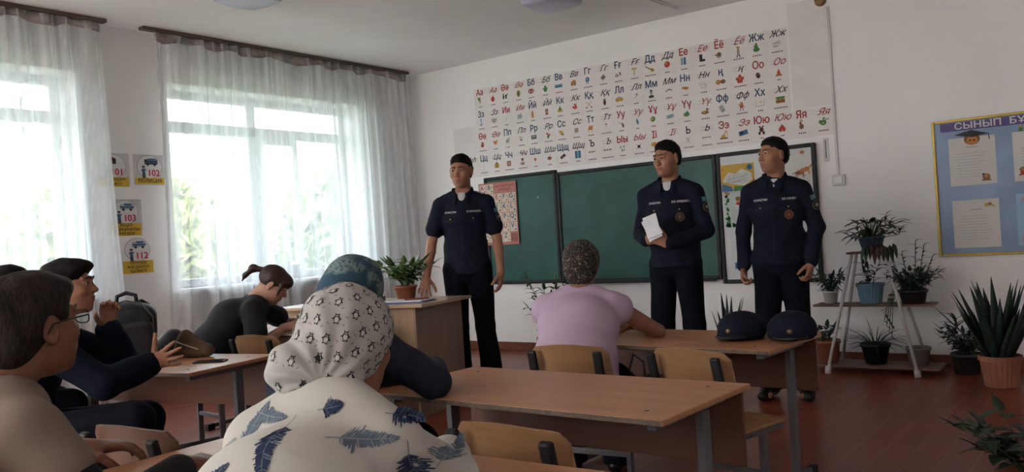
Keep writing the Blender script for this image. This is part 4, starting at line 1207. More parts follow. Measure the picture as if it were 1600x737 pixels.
# ================================================================== plants
terra = mat('terracotta', (0.30, 0.115, 0.065), 0.6, 0.15, 9)
soil = mat('potting_soil', (0.03, 0.022, 0.016), 0.95, 0.3, 60, bump=0.5)
leaf_d = mat('dark_green_leaf', (0.018, 0.040, 0.018), 0.45, 0.35, 9, spec=0.4)
leaf_m = mat('mid_green_leaf', (0.045, 0.085, 0.030), 0.45, 0.35, 9, spec=0.4)
leaf_b = mat('bright_green_leaf', (0.085, 0.17, 0.045), 0.4, 0.3, 9, spec=0.4)
leaf_r = mat('red_brown_leaf', (0.06, 0.03, 0.022), 0.5, 0.3, 9)
stem_m = mat('plant_stem', (0.06, 0.07, 0.03), 0.6, 0.2)
def leaf(mb, base, dr, L, W, droop=0.6, mi=None, curl=0.15, n=7, shape=0.55):
    base = np.asarray(base, float); d = unit(dr)
    side = unit(np.cross(d, V(0, 0, 1)) + 1e-4)
    p = base.copy(); pts = []
    for i in range(n + 1):
        t = i / n
        w = W * math.sin(PI * min(1, t ** shape)) ** 0.8 * 0.5 + 0.0006
        nrm = np.cross(side, d)
        pts += [p - side * w + nrm * curl * w, p, p + side * w + nrm * curl * w]
        p = p + d * L / n
        d = unit(d + V(0, 0, -1) * droop / n)
    fs = []
    for i in range(n):
        a = i * 3
        fs += [(a, a + 1, a + 4, a + 3), (a + 1, a + 2, a + 5, a + 4)]
    mb.add(pts, fs, mi)
def leaves_obj(mb, t, mats, name='foliage'):
    o = mb.build(name, mats, t, smooth=True)
    s = o.modifiers.new('thick', 'SOLIDIFY'); s.thickness = 0.0012
    return o
def pot(t, r, h, m_, taper=0.75, rib=0, rim=True, n=28):
    m = MB()
    pr = [(r * taper * 0.9, 0.0), (r * taper, 0.004), (r * 0.97, h * 0.84)]
    pr += [(r * 1.06, h * 0.85), (r * 1.06, h), (r * 0.97, h), (r * 0.93, h * 0.9)] if rim else [(r, h), (r * 0.95, h), (r * 0.93, h * 0.9)]
    m.lathe(pr, n if not rib else 48, rib=rib); m.build('pot', m_, t, smooth=not rib)
    m = MB(); m.lathe([(r * 0.93, h * 0.86), (r * 0.6, h * 0.90), (0.01, h * 0.91)], 20); m.build('soil', soil, t, smooth=True)
def stems_plant(t, z0, n, hgt, spread, L, W, lm, seed, droop=0.9, per=7, start=0.15, up=0.4, r0=0.02, name='foliage', lean=(0, 0), mix=None):
    rg = random.Random(seed)
    mb, st = MB(), MB()
    for k in range(n):
        a = 2 * PI * k / n + rg.uniform(-0.5, 0.5)
        hh = hgt * rg.uniform(0.6, 1.1)
        sp = spread * rg.uniform(0.3, 1.1)
        path = []
        for j in range(6):
            q = j / 5
            path.append(V(math.cos(a) * (r0 + sp * q ** 1.5) + lean[0] * q, math.sin(a) * (r0 + sp * q ** 1.5) + lean[1] * q, z0 + hh * (q - 0.12 * q * q)))
        st.tube(path, [0.004 - 0.0005 * j for j in range(6)], 5)
        for j in range(per):
            q = start + (1 - start) * j / (per - 1)
            i = min(4, int(q * 5)); p = path[i] + (path[i + 1] - path[i]) * (q * 5 - i)
            b = a + j * 2.4 + rg.uniform(-0.4, 0.4)
            mi = 1 if (mix and rg.random() < mix) else 0
            leaf(mb, p, V(math.cos(b), math.sin(b), up + rg.uniform(-0.2, 0.5)), L * rg.uniform(0.7, 1.15), W * rg.uniform(0.75, 1.1), droop * rg.uniform(0.6, 1.4), mi)
        leaf(mb, path[-1], unit(path[-1] - path[-2]) + V(0, 0, 0.3), L * 0.8, W * 0.8, 0.4, 0)
    st.build('stem', stem_m, t)
    leaves_obj(mb, t, [lm, mix and leaf_r or lm], name)
# stand
white_tube = mat('white_enamel_tube', (0.55, 0.53, 0.52), 0.4, 0.05)
shelf_m = wood('brown_shelf', (0.14, 0.07, 0.045), (0.19, 0.10, 0.065), 0.5, 0)
SX, SY = -1.70, 6.80
t = thing('plant_stand', (SX, SY, 0), 0, 'A-shaped white tube plant stand with three brown shelves', 'plant stand')
def legx(z, s):
    return s * (0.315 - 0.20 * z / 0.92)
for s in (-1, 1):
    for sy in (-1, 1):
        y0_, y1_ = sy * 0.19, sy * 0.06
        m = MB(); m.tube([(legx(0, s), y0_, 0.04), (legx(0.9, s), y1_, 0.92)], 0.0125, 10); lg = m.build('leg', white_tube, t, smooth=True)
        m = MB(); m.tube([(legx(0, s) * 1.015, y0_ * 1.02, 0.0), (legx(0, s), y0_, 0.055)], 0.022, 12); m.build('foot_cap', white_tube, lg, smooth=True)
for z_, hw, hd in ((0.045, 0.46, 0.155), (0.505, 0.43, 0.11), (0.905, 0.16, 0.085)):
    m = MB(); m.box((-hw, -hd, z_), (hw, hd, z_ + 0.016)); m.build('shelf', shelf_m, t, bevel=0.002)
def plant(x, y, z, label, cat='potted plant', nm='potted_plant', group=None):
    return thing(nm, (x, y, z), 0, label, cat, group)
dblue = mat('dark_blue_pot', (0.05, 0.085, 0.13), 0.45, 0.08)
lblue = mat('light_blue_pot', (0.13, 0.25, 0.34), 0.45, 0.08)
t = plant(SX + 0.01, SY, 0.9215, 'broad dark leaved plant in blue pot on the top of the white stand')
pot(t, 0.095, 0.115, dblue, 0.7)
mb, st = MB(), MB()
rg = random.Random(21)
for k in range(46):
    a = rg.uniform(0, 2 * PI)
    sx_ = 1.0 if math.cos(a) > 0 else 0.9
    rr_ = rg.uniform(0.05, 0.17) * (1.25 if abs(math.cos(a)) > 0.5 else 0.6)
    p = V(math.cos(a) * rr_ * sx_, math.sin(a) * rr_ * 0.7, 0.13 + rg.uniform(-0.03, 0.10))
    st.tube([(0, 0, 0.09), p * V(0.5, 0.5, 1) + V(0, 0, 0.03), p], 0.003, 4)
    leaf(mb, p, V(math.cos(a), math.sin(a) * 0.7, rg.uniform(-0.2, 0.8)), rg.uniform(0.08, 0.13), rg.uniform(0.034, 0.050), rg.uniform(0.6, 1.8), 0)
for dx, dz, hh in ((0.12, 0.12, 0.16), (0.15, 0.10, 0.13), (-0.10, 0.10, 0.10), (0.22, 0.07, 0.10), (0.08, 0.12, 0.12)):
    pa = [V(dx * 0.4, 0, 0.1), V(dx * 0.9, 0, dz + hh * 0.5), V(dx, 0, dz + hh)]
    st.tube(pa, 0.003, 4)
    for j in range(6):
        q = j / 5
        leaf(mb, pa[1] + (pa[2] - pa[1]) * q, V(math.cos(j * 2.4), math.sin(j * 2.4) * 0.6, 0.7), 0.06, 0.016, 0.9, 0)
for k in range(9):
    x_ = -0.03 + k * 0.026
    leaf(mb, V(x_, -0.105, 0.035 + 0.01 * (k % 3)), V((x_ - 0.05) * 2.0, -0.25, -0.9), 0.12 + 0.02 * (k % 2), 0.036, 0.3, 1 if k in (2, 3, 4, 5) else 0)
st.build('stem', stem_m, t); leaves_obj(mb, t, [leaf_d, leaf_r])
t = plant(SX - 0.02, SY, 0.5215, 'small sparse plant in ribbed light blue pot on the middle shelf')
pot(t, 0.098, 0.155, lblue, 0.78, rib=0.02)
stems_plant(t, 0.14, 4, 0.17, 0.05, 0.095, 0.034, leaf_d, 5, per=6)
t = plant(SX - 0.32, SY, 0.5215, 'trailing plant in small white pot at left end of the middle shelf')
pot(t, 0.06, 0.10, mat('small_white_pot', (0.50, 0.50, 0.49), 0.45, 0.03), 0.75)
stems_plant(t, 0.09, 12, 0.17, 0.12, 0.080, 0.030, leaf_d, 6, droop=1.4, per=8)
t = plant(SX + 0.28, SY, 0.5215, 'big bushy plant spilling over the right end of the middle shelf')
pot(t, 0.10, 0.10, mat('dark_pot', (0.03, 0.03, 0.03), 0.5, 0.1), 0.8)
stems_plant(t, 0.09, 26, 0.15, 0.15, 0.090, 0.030, leaf_d, 8, droop=1.5, per=9)
mb, st = MB(), MB()
for dx, dy, hh in ((-0.05, 0, 0.28), (0.03, 0.02, 0.36), (0.08, 0, 0.33), (0.13, -0.02, 0.25), (-0.13, 0, 0.2)):
    pa = [V(dx * 0.5, dy, 0.1), V(dx * 0.8, dy, 0.1 + hh * 0.5), V(dx * 1.2, dy, 0.1 + hh)]
    st.tube(pa, 0.003, 4)
    for j in range(9):
        q = 0.3 + 0.7 * j / 8
        i = 0 if q < 0.5 else 1
        leaf(mb, pa[i] + (pa[i + 1] - pa[i]) * (q * 2 - i), V(math.cos(j * 2.3), math.sin(j * 2.3), 0.8), 0.06, 0.015, 1.2, 0)
for k in range(4):
    a = -0.12 + 0.03 * k
    pa = [V(-0.08 + a * 0.3, -0.09, 0.11), V(-0.10 + a * 0.4, -0.135, 0.02), V(-0.12 + a * 0.5, -0.14, -0.12 - 0.04 * k)]
    st.tube(pa, 0.0025, 4)
    for j in range(7):
        q = j / 6 * 0.999 * 2; i = int(q)
        leaf(mb, pa[i] + (pa[i + 1] - pa[i]) * (q - i), V(math.cos(j * 2.3), math.sin(j * 2.3), -0.2), 0.05, 0.016, 0.9, 0)
st.build('stem', stem_m, t); leaves_obj(mb, t, [leaf_m], 'foliage')
t = plant(SX - 0.385, SY + 0.02, 0.0615, 'dark leaved plant in terracotta pot at left end of the bottom shelf')
pot(t, 0.105, 0.17, terra, 0.86)
stems_plant(t, 0.15, 7, 0.16, 0.10, 0.10, 0.04, leaf_d, 9, droop=1.4, per=5)
t = plant(SX - 0.01, SY, 0.0615, 'thin grassy plant in a black pot on the bottom shelf')
pot(t, 0.105, 0.155, mat('black_plastic_pot', (0.008, 0.008, 0.009), 0.4, 0.1), 0.72)
mb = MB(); rg = random.Random(3)
for k in range(70):
    a = rg.uniform(0, 2 * PI)
    leaf(mb, V(math.cos(a) * 0.04, math.sin(a) * 0.04, 0.135), V(math.cos(a) * 1.2, math.sin(a) * 0.45, rg.uniform(0.1, 1.4)), rg.uniform(0.14, 0.25), 0.005, rg.uniform(0.6, 1.8), 0)
leaves_obj(mb, t, [leaf_d], 'grass_blades')
t = thing('empty_pot', (SX + 0.285, SY + 0.03, 0.0615), 0, 'dull whitish translucent pot behind right leg of the stand', 'pot')
pot(t, 0.085, 0.13, mat('cloudy_plastic', (0.20, 0.18, 0.17), 0.5, 0.1), 0.8)
t = plant(-1.10, 6.86, 0.0, 'bushy dark plant on the floor right of the plant stand')
pot(t, 0.10, 0.15, MATS['dark_pot'], 0.8)
stems_plant(t, 0.13, 17, 0.20, 0.17, 0.095, 0.032, leaf_d, 12, droop=1.2, per=8, lean=(-0.02, 0))
mb = MB()
for k in range(10):
    leaf(mb, V(-0.05, -0.03, 0.30 + 0.012 * k), V(math.cos(k * 2.4), math.sin(k * 2.4) * 0.5, 0.9), 0.12, 0.022, 1.2, 0)
leaves_obj(mb, t, [leaf_d], 'top_shoot')
def snake(t, z0, n, hgt, r, seed, W=0.06, fan=0.35):
    rg = random.Random(seed); mb = MB()
    for k in range(n):
        a = rg.uniform(0, 2 * PI)
        rr_ = r * math.sqrt(rg.random())
        tilt = fan * (0.25 + rr_ / r)
        L = hgt * rg.uniform(0.55, 1.0)
        leaf(mb, V(math.cos(a) * rr_ * 0.7, math.sin(a) * rr_ * 0.7, z0), V(math.cos(a) * tilt, math.sin(a) * tilt * 0.7, 1), L, W * rg.uniform(0.8, 1.1), rg.uniform(-0.15, 0.15), 0, 0.35, 8, 0.42)
    return mb
snake_m = mat('snake_plant_leaf', (0.012, 0.026, 0.017), 0.45, 0.5, 18, stretch=(1, 1, 5))
t = plant(-0.83, 6.42, 0.0, 'large snake plant with tall sword leaves in a terracotta pot at right', 'snake plant', 'snake_plant')
pot(t, 0.125, 0.21, terra, 0.78, rib=0.008)
mb = snake(t, 0.18, 48, 0.56, 0.11, 4, 0.078, 0.42)
leaf(mb, V(-0.08, -0.02, 0.2), V(-0.75, 0.0, 0.85), 0.46, 0.055, 0.0, 0, 0.3, 8, 0.42)
leaves_obj(mb, t, [snake_m], 'sword_leaves')
t = plant(-2.90, 6.82, 0.0, 'snake plant behind the desk between the two officers at right', 'snake plant', 'snake_plant')
pot(t, 0.12, 0.20, mat('grey_pot', (0.10, 0.10, 0.10), 0.5, 0.1), 0.8)
mb = snake(t, 0.16, 11, 0.50, 0.09, 14, 0.055, 0.25)
leaves_obj(mb, t, [snake_m], 'sword_leaves')
t = plant(-0.40, 3.72, 0.0, 'leafy plant at the bottom right corner of the photo', 'potted plant')
pot(t, 0.12, 0.17, terra, 0.8)
stems_plant(t, 0.15, 15, 0.24, 0.26, 0.11, 0.055, leaf_d, 17, droop=1.0, per=7, start=0.35)
t = plant(*onT(0.17, 0.24), "bright green rubbery leaved plant on the teacher's desk by the curtain")
pot(t, 0.085, 0.10, terra, 0.8)
stems_plant(t, 0.09, 16, 0.22, 0.22, 0.115, 0.055, leaf_b, 19, droop=1.2, per=8, start=0.3)
t = plant(-4.55, 6.55, 0.0, 'green plant on the floor, seen behind the arm of the officer on the left')
pot(t, 0.13, 0.24, terra, 0.8)
stems_plant(t, 0.2, 12, 0.62, 0.20, 0.12, 0.04, leaf_m, 23, droop=1.0, per=9, start=0.3)
# ================================================================== people
def skin(name, c):
    m = mat(name, c, 0.5, 0.08, 12, bump=0.05, bscale=200, spec=0.35)
    m.node_tree.nodes['Principled BSDF'].inputs['Subsurface Weight'].default_value = 0.0
    return m
sk_tan = skin('skin_tan', (0.32, 0.155, 0.095))
sk_dark = skin('skin_brown', (0.25, 0.115, 0.07))
sk_fair = skin('skin_fair', (0.40, 0.22, 0.15))
lip_m = mat('lips', (0.26, 0.085, 0.065), 0.45, 0.05)
hair_b = mat('black_hair', (0.006, 0.005, 0.005), 0.7, 0.4, 120, bump=0.4, bscale=200, stretch=(1, 1, 0.25), spec=0.15)
hair_g = mat('greying_brown_hair', (0.035, 0.026, 0.022), 0.55, 0.6, 110, bump=0.6, bscale=160, stretch=(1, 1, 0.3))
hair_n = mat('dark_brown_hair', (0.035, 0.016, 0.012), 0.45, 0.4, 100, bump=0.4, bscale=150, stretch=(1, 0.3, 1))
eye_w = mat('eye_white', (0.45, 0.43, 0.41), 0.3)
eye_k = mat('eye_iris', (0.012, 0.008, 0.006), 0.2)
trouser = mat('dark_trousers', (0.004, 0.005, 0.010), 0.9, 0.2, 10, bump=0.15, bscale=250, spec=0.12)
shoe_m = mat('black_leather_shoe', (0.010, 0.009, 0.009), 0.3, 0.2)
tee_w = mat('white_tshirt', (0.50, 0.50, 0.52), 0.8, 0.04)
tape_w = mat('name_tape_thread', (0.62, 0.62, 0.62), 0.6)
tape_k = mat('name_tape_ground', (0.012, 0.014, 0.028), 0.7)
def rz(a):
    c, s = math.cos(a), math.sin(a)
    return np.array([[c, -s, 0], [s, c, 0], [0, 0, 1.0]])
def rx(a):
    c, s = math.cos(a), math.sin(a)
    return np.array([[1, 0, 0], [0, c, -s], [0, s, c]])
def ry(a):
    c, s = math.cos(a), math.sin(a)
    return np.array([[c, 0, s], [0, 1, 0], [-s, 0, c]])
def head_frame(yaw, pitch=0, roll=0):        # yaw to the person's left, pitch up
    return rz(yaw) @ rx(pitch) @ ry(roll)
def head_ops(f, c, R, s=1.0, female=False, face=True):
    def p(x, y, z):
        return np.asarray(c) + R @ (V(x, y, z) * s)
    f.ell(p(0, -0.018, 0.030), V(0.074, 0.092, 0.082) * s, R, k=0.02)
    f.ell(p(0, 0.022, -0.025), V(0.062, 0.066, 0.080) * s, R, k=0.03 * s)
    f.ell(p(0, 0.030, -0.070), V(0.047, 0.050, 0.040) * s, R, k=0.03 * s)
    f.ell(p(0, 0.066, -0.092), V(0.020, 0.018, 0.017) * s, R, k=0.022 * s)
    if face:
        for q in (-1, 1):
            f.ell(p(q * 0.040, 0.050, -0.022), V(0.024, 0.028, 0.022) * s, R, k=0.02 * s)
            f.ell(p(q * 0.030, 0.097, 0.012), V(0.019, 0.016, 0.012) * s, R, k=0.012 * s, mode='s')
            f.ell(p(q * 0.030, 0.073, 0.012), V(0.0145, 0.0125, 0.0115) * s, R, k=0.006 * s)
            f.cap(p(q * 0.015, 0.088, 0.030), p(q * 0.046, 0.070, 0.030), 0.008 * s, 0.007 * s, k=0.014 * s)
        f.cap(p(0, 0.080, 0.018), p(0, 0.103, -0.020), 0.0075 * s, 0.0115 * s, k=0.012 * s)
        for q in (-1, 1):
            f.ell(p(q * 0.012, 0.094, -0.025), V(0.009, 0.010, 0.008) * s, R, k=0.008 * s)
        f.ell(p(0, 0.080, -0.053), V(0.028, 0.014, 0.018) * s, R, k=0.012 * s)
        f.ell(p(0, 0.090, -0.049), V(0.021, 0.008, 0.0045) * s, R, k=0.004 * s)
        f.ell(p(0, 0.089, -0.059), V(0.018, 0.008, 0.0055) * s, R, k=0.004 * s)
        f.cap(p(-0.021, 0.094, -0.054), p(0.021, 0.094, -0.054), 0.0018 * s, k=0.004, mode='s')
    for q in (-1, 1):
        Re = R @ rz(q * -0.35) @ rx(-0.12)
        f.ell(p(q * 0.075, -0.010, -0.004), V(0.009, 0.019, 0.031) * s, Re, k=0.008 * s)
        f.ell(p(q * 0.086, -0.004, 0.000), V(0.006, 0.010, 0.018) * s, Re, k=0.005 * s, mode='s')
        f.ell(p(q * 0.074, -0.006, -0.030), V(0.008, 0.009, 0.009) * s, Re, k=0.006 * s)
    return p
def hand_ops(f, w, d, nrm, thumb, curl=0.5, s=1.0, spread=0.10, tcurl=0.4, tout=0.9, curls=None):
    """w wrist, d direction of the fingers, nrm the way the palm faces, thumb +1/-1 side of d x nrm"""
    w, d = np.asarray(w, float), unit(d)
    nrm = unit(np.asarray(nrm, float) - d * (np.asarray(nrm, float) @ d))
    T = np.cross(d, nrm) * thumb
    offs = (0.029, 0.010, -0.010, -0.028)
    lens = (0.070, 0.078, 0.072, 0.056)
    kl = (0.086, 0.090, 0.086, 0.078)
    f.cap(w - d * 0.02, w + d * 0.03, 0.024 * s, 0.022 * s, k=0.02)
    for i in range(4):
        kn = w + (d * kl[i] + T * offs[i]) * s
        f.cap(w + (d * 0.02 + T * offs[i] * 0.55) * s, kn, 0.015 * s, 0.0115 * s, k=0.014)
        p = kn
        c = curls[i] if curls else curl * (1 + 0.12 * (i - 1))
        dd = unit(d + T * spread * (1.3 - i) * 0.9)
        th = 0
        for j, (fr, r0, r1) in enumerate(((0.45, 0.0098, 0.0088), (0.31, 0.0088, 0.0078), (0.24, 0.0078, 0.0066))):
            th += c * (0.55, 1.0, 0.7)[j]
            e = dd * math.cos(th) + nrm * math.sin(th)
            q = p + e * lens[i] * fr * s
            f.cap(p, q, r0 * s, r1 * s, k=0.004)
            p = q
    b = w + (d * 0.022 + T * 0.020 + nrm * 0.006) * s
    e = unit(d * 0.75 + T * tout + nrm * 0.35)
    p = b
    for j, (L, r0, r1) in enumerate(((0.042, 0.0155, 0.0125), (0.032, 0.0115, 0.0100), (0.026, 0.0098, 0.0080))):
        q = p + e * L * s
        f.cap(p, q, r0 * s, r1 * s, k=0.010 if j == 0 else 0.004)
        e = unit(e + (d * 0.5 - T * 0.5 + nrm * 0.5) * tcurl)
        p = q
def pt(a, b, t):
    return np.asarray(a) * (1 - t) + np.asarray(b) * t
class Person:
    def __init__(s, base, yaw, label, group=None, h=0.006, S=1.0, skin_m=None, female=False, cat='person'):
        s.yaw, s.S, s.h, s.skin, s.female = yaw, S, h, skin_m or sk_tan, female
        s.R = rz(yaw)
        s.root = thing('person', base, 0, label, cat, group)
        s.base = np.asarray(base, float)
        s.J = {}
    def set(s, **kw):                     # joints in the person's own frame (x right, y forward)
        for k, v in kw.items():
            s.J[k] = s.R @ (V(*v) * s.S)
    def d(s, *v):
        return s.R @ V(*v)
    def wset(s, **kw):                    # joints given in room coordinates
        for k, v in kw.items():
            s.J[k] = V(*v) - s.base
    def torso(s, f, inf=0.0, k=0.03, W=None):
        J, S = s.J, s.S
        sd = s.d(1, 0, 0)
        shd = unit(J['shR'] - J['shL'])
        w = W or dict(pel=(0.165, 0.115), wai=(0.145, 0.105), che=(0.165, 0.118), top=(0.120, 0.075))
        g = lambda n: tuple(x * S + inf for x in w[n])
        f.seg(J['pel'], J['wai'], g('pel'), g('wai'), sd, k)
        f.seg(J['wai'], J['che'], g('wai'), g('che'), unit(sd + shd), k)
        f.seg(J['che'], pt(pt(J['shR'], J['shL'], 0.5), J['nek'], 0.25), g('che'), g('top'), shd, k)
        for q in ('shR', 'shL'):
            f.cap(pt(J['nek'], J[q], 0.15), J[q], 0.050 * S + inf, 0.052 * S + inf, k=0.04)
    def arm(s, f, q, inf=0.0, to=1.0, k=0.02, r=(0.047, 0.039, 0.034, 0.024), hem=None):
        J, S = s.J, s.S
        r = [x * S + inf for x in r]
        a, b, c = J['sh' + q], J['el' + q], J['wr' + q]
        if to <= 0.5:
            e = pt(a, b, to * 2)
            f.cap(a, e, r[0], r[0] + (r[1] - r[0]) * to * 2 + (hem or 0), k=k)
        else:
            f.cap(a, b, r[0], r[1], k=k)
            t2 = (to - 0.5) * 2
            f.cap(b, pt(b, c, t2), r[1], r[2] if t2 < 0.9 and not hem else (r[3] + (hem or 0)), k=k)
    def skin_arm(s, f, q):
        J, S = s.J, s.S
        a, b, c = J['sh' + q], J['el' + q], J['wr' + q]
        f.cap(a, b, 0.046 * S, 0.036 * S, k=0.02)
        m_ = pt(b, c, 0.3)
        f.cap(b, m_, 0.036 * S, 0.038 * S, k=0.01)
        f.cap(m_, c, 0.038 * S, 0.024 * S, k=0.01)
    def legs(s, f, inf=0.0, r=(0.082, 0.055, 0.050, 0.036), k=0.03, bell=0.0):
        J, S = s.J, s.S
        for q in 'RL':
            a, b, c = J['hi' + q], J['kn' + q], J['an' + q]
            f.cap(a, b, r[0] * S + inf, r[1] * S + inf, k=k)
            f.cap(b, c, r[1] * S + inf, r[3] * S + inf + bell, k=0.02)
    def finish(s, name, f, mats, disp=None, mi_fn=None, sm=0, parent=None):
        vs, fs = f.mesh(disp)
        mi = None
        if mi_fn is not None:
            mi = mi_fn(vs[fs].mean(1))
        o, vs, fs = nmesh(name, vs, fs, mats, parent or s.root, mi, sm)
        return o, vs, fs
    def body(s, hc, hr, hands=True, s_head=1.0, feet=True, face=True, neckr=0.056, handspec=None, W=None):
        f = Field(s.h)
        J, S = s.J, s.S
        s.hc, s.hr, s.sh = np.asarray(hc), hr, s_head
        s.torso(f, -0.012, W=W)
        s.legs(f, -0.012)
        for q in 'RL':
            s.skin_arm(f, q)
        f.cap(pt(J['nek'], s.hc, -0.25), s.hc + hr @ V(0, -0.030, -0.050) * s_head, neckr * S * 1.08, neckr * S * 0.95, k=0.03)
        s.hp = head_ops(f, s.hc, hr, s_head, s.female, face)
        for q in 'RL':
            if handspec and q in handspec:
                hs = dict(handspec[q])
                d_, n_ = hs.pop('d'), hs.pop('n')
                hand_ops(f, J['wr' + q], s.d(*d_), s.d(*n_), s=S * (0.92 if s.female else 1.0), **hs)
        if feet:
            for q in 'RL':
                a = J['an' + q]
                td = s.R @ (V(*s.toe[q]) if hasattr(s, 'toe') else V(0, 1, 0))
                f.cap(a, a + V(0, 0, -0.03), 0.034, 0.03); f.cap(a + V(0, 0, -0.04), a + td * 0.14 * S + V(0, 0, -0.055), 0.03, 0.02)
        hpi = s.hc
        def lips(C):
            q = (C - hpi) @ hr / s_head
            return ((np.abs(q[:, 0]) < 0.022) & (q[:, 1] > 0.084) & (np.abs(q[:, 2] + 0.0535) < 0.0085)).astype(int)
        o, vs, fs = s.finish('body', f, [s.skin, lip_m], None, lips if face else None)
        if face:
            for q in (-1, 1):
                m = MB()
                n = 10
                er = 0.0125 * s_head
                c = s.hp(q * 0.030, 0.0735, 0.0125)
                pr = [(er * math.sin(PI * j / n), -er * math.cos(PI * j / n)) for j in range(n + 1)]
                m.lathe([(max(a_, 1e-5), z_) for a_, z_ in pr], 16)
                e = m.build('eye', [eye_w, eye_k], s.root, smooth=True)
                M = Matrix(hr.tolist()).to_4x4() @ Matrix.Rotation(-PI / 2, 4, 'X')
                M.translation = Vector(c.tolist())
                e.matrix_local = M
                e.scale = (1.12, 1, 1)
                for pl in e.data.polygons:
                    if pl.center.z > er * 0.75:
                        pl.material_index = 1
        return o
    def brows(s, m_, lift=0.0):
        for q in (-1, 1):
            m = MB()
            m.tube([s.hp(q * 0.012, 0.094, 0.030 + lift), s.hp(q * 0.028, 0.092, 0.0355 + lift), s.hp(q * 0.048, 0.074, 0.030 + lift)], [0.003, 0.0035, 0.002], 6)
            m.build('eyebrow', m_, s.root, smooth=True)
    def collar(s, m_, c, tilt, r=0.066, h=0.035, fall=0.035, open_=0.5, point=0.03, name='collar'):
        """c centre of the neck ring, tilt = frame of the neck (columns right, forward, up)"""
        n = 40
        vs = []
        for i in range(n + 1):
            a = open_ / 2 + (2 * PI - open_) * i / n
            q = min(i, n - i) / n
            fr_ = math.exp(-(q / 0.10) ** 2)
            dr = V(math.sin(a), math.cos(a), 0)
            rr_ = r * (1 + 0.12 * abs(math.cos(a)))
            front = math.cos(a) > 0
            drop = -0.028 * max(0, math.cos(a))
            for (dr_r, dz) in ((0, -0.01), (-0.002, h * (1 - 0.35 * fr_)), (0.006, h * (1 - 0.35 * fr_) + 0.003), (0.020 + 0.012 * fr_, h - fall - point * fr_), ):
                vs.append(np.asarray(c) + tilt @ (dr * (rr_ + dr_r) + V(0, 0, dz + drop)))
        fs = [(i * 4 + j, i * 4 + j + 1, (i + 1) * 4 + j + 1, (i + 1) * 4 + j) for i in range(n) for j in range(3)]
        m = MB(); m.add(vs, fs)
        o = m.build(name, m_, s.root, smooth=True)
        t_ = o.modifiers.new('thick', 'SOLIDIFY'); t_.thickness = 0.003; t_.offset = 0
        return o
def bvh_of(vs, fs):
    return BVHTree.FromPolygons([tuple(v) for v in vs.tolist()], [tuple(q) for q in fs.tolist()])
class Decal:
    """2D shapes laid onto a curved surface: frame = origin, u, v axes; rays go along d"""
    def __init__(s, bvh, o, u, v, d, eps=0.0024):
        s.bvh, s.o, s.u, s.v, s.d, s.eps = bvh, np.asarray(o, float), unit(u), unit(v), unit(d), eps
        s.last = 0.1
        s.P = Print(s.map, 0.0006)
    def map(s, u, v, w):
        o = s.o + s.u * u + s.v * v
        hit, nn, idx, dist = s.bvh.ray_cast(Vector(o.tolist()), Vector(s.d.tolist()), 1.0)
        if hit is None:
            dist = s.last
        s.last = dist
        return tuple(o + s.d * (dist - s.eps - w))
def ring_rect(P, u0, v0, u1, v1, m_, n=8, lay=None):
    P.poly([(u0 + (u1 - u0) * k / n, v0) for k in range(n + 1)] + [(u1 - (u1 - u0) * k / n, v1) for k in range(n + 1)], m_, lay)
def strip(P, u0, v0, u1, v1, m_, n=8, lay=None):
    for k in range(n):
        a, b = u0 + (u1 - u0) * k / n, u0 + (u1 - u0) * (k + 1) / n
        P.rect(a, v0, b, v1, m_, lay)
brass = mat('brass_button', (0.45, 0.33, 0.12), 0.35, 0.1, metal=0.7)
patch_o = mat('patch_orange_brown', (0.22, 0.07, 0.025), 0.6, 0.3, 90)
patch_g = mat('patch_khaki', (0.16, 0.13, 0.07), 0.6, 0.3, 90)
patch_k = mat('patch_dark', (0.02, 0.018, 0.015), 0.6)
flag_b = mat('flag_sky_blue', (0.05, 0.22, 0.26), 0.6, 0.05)
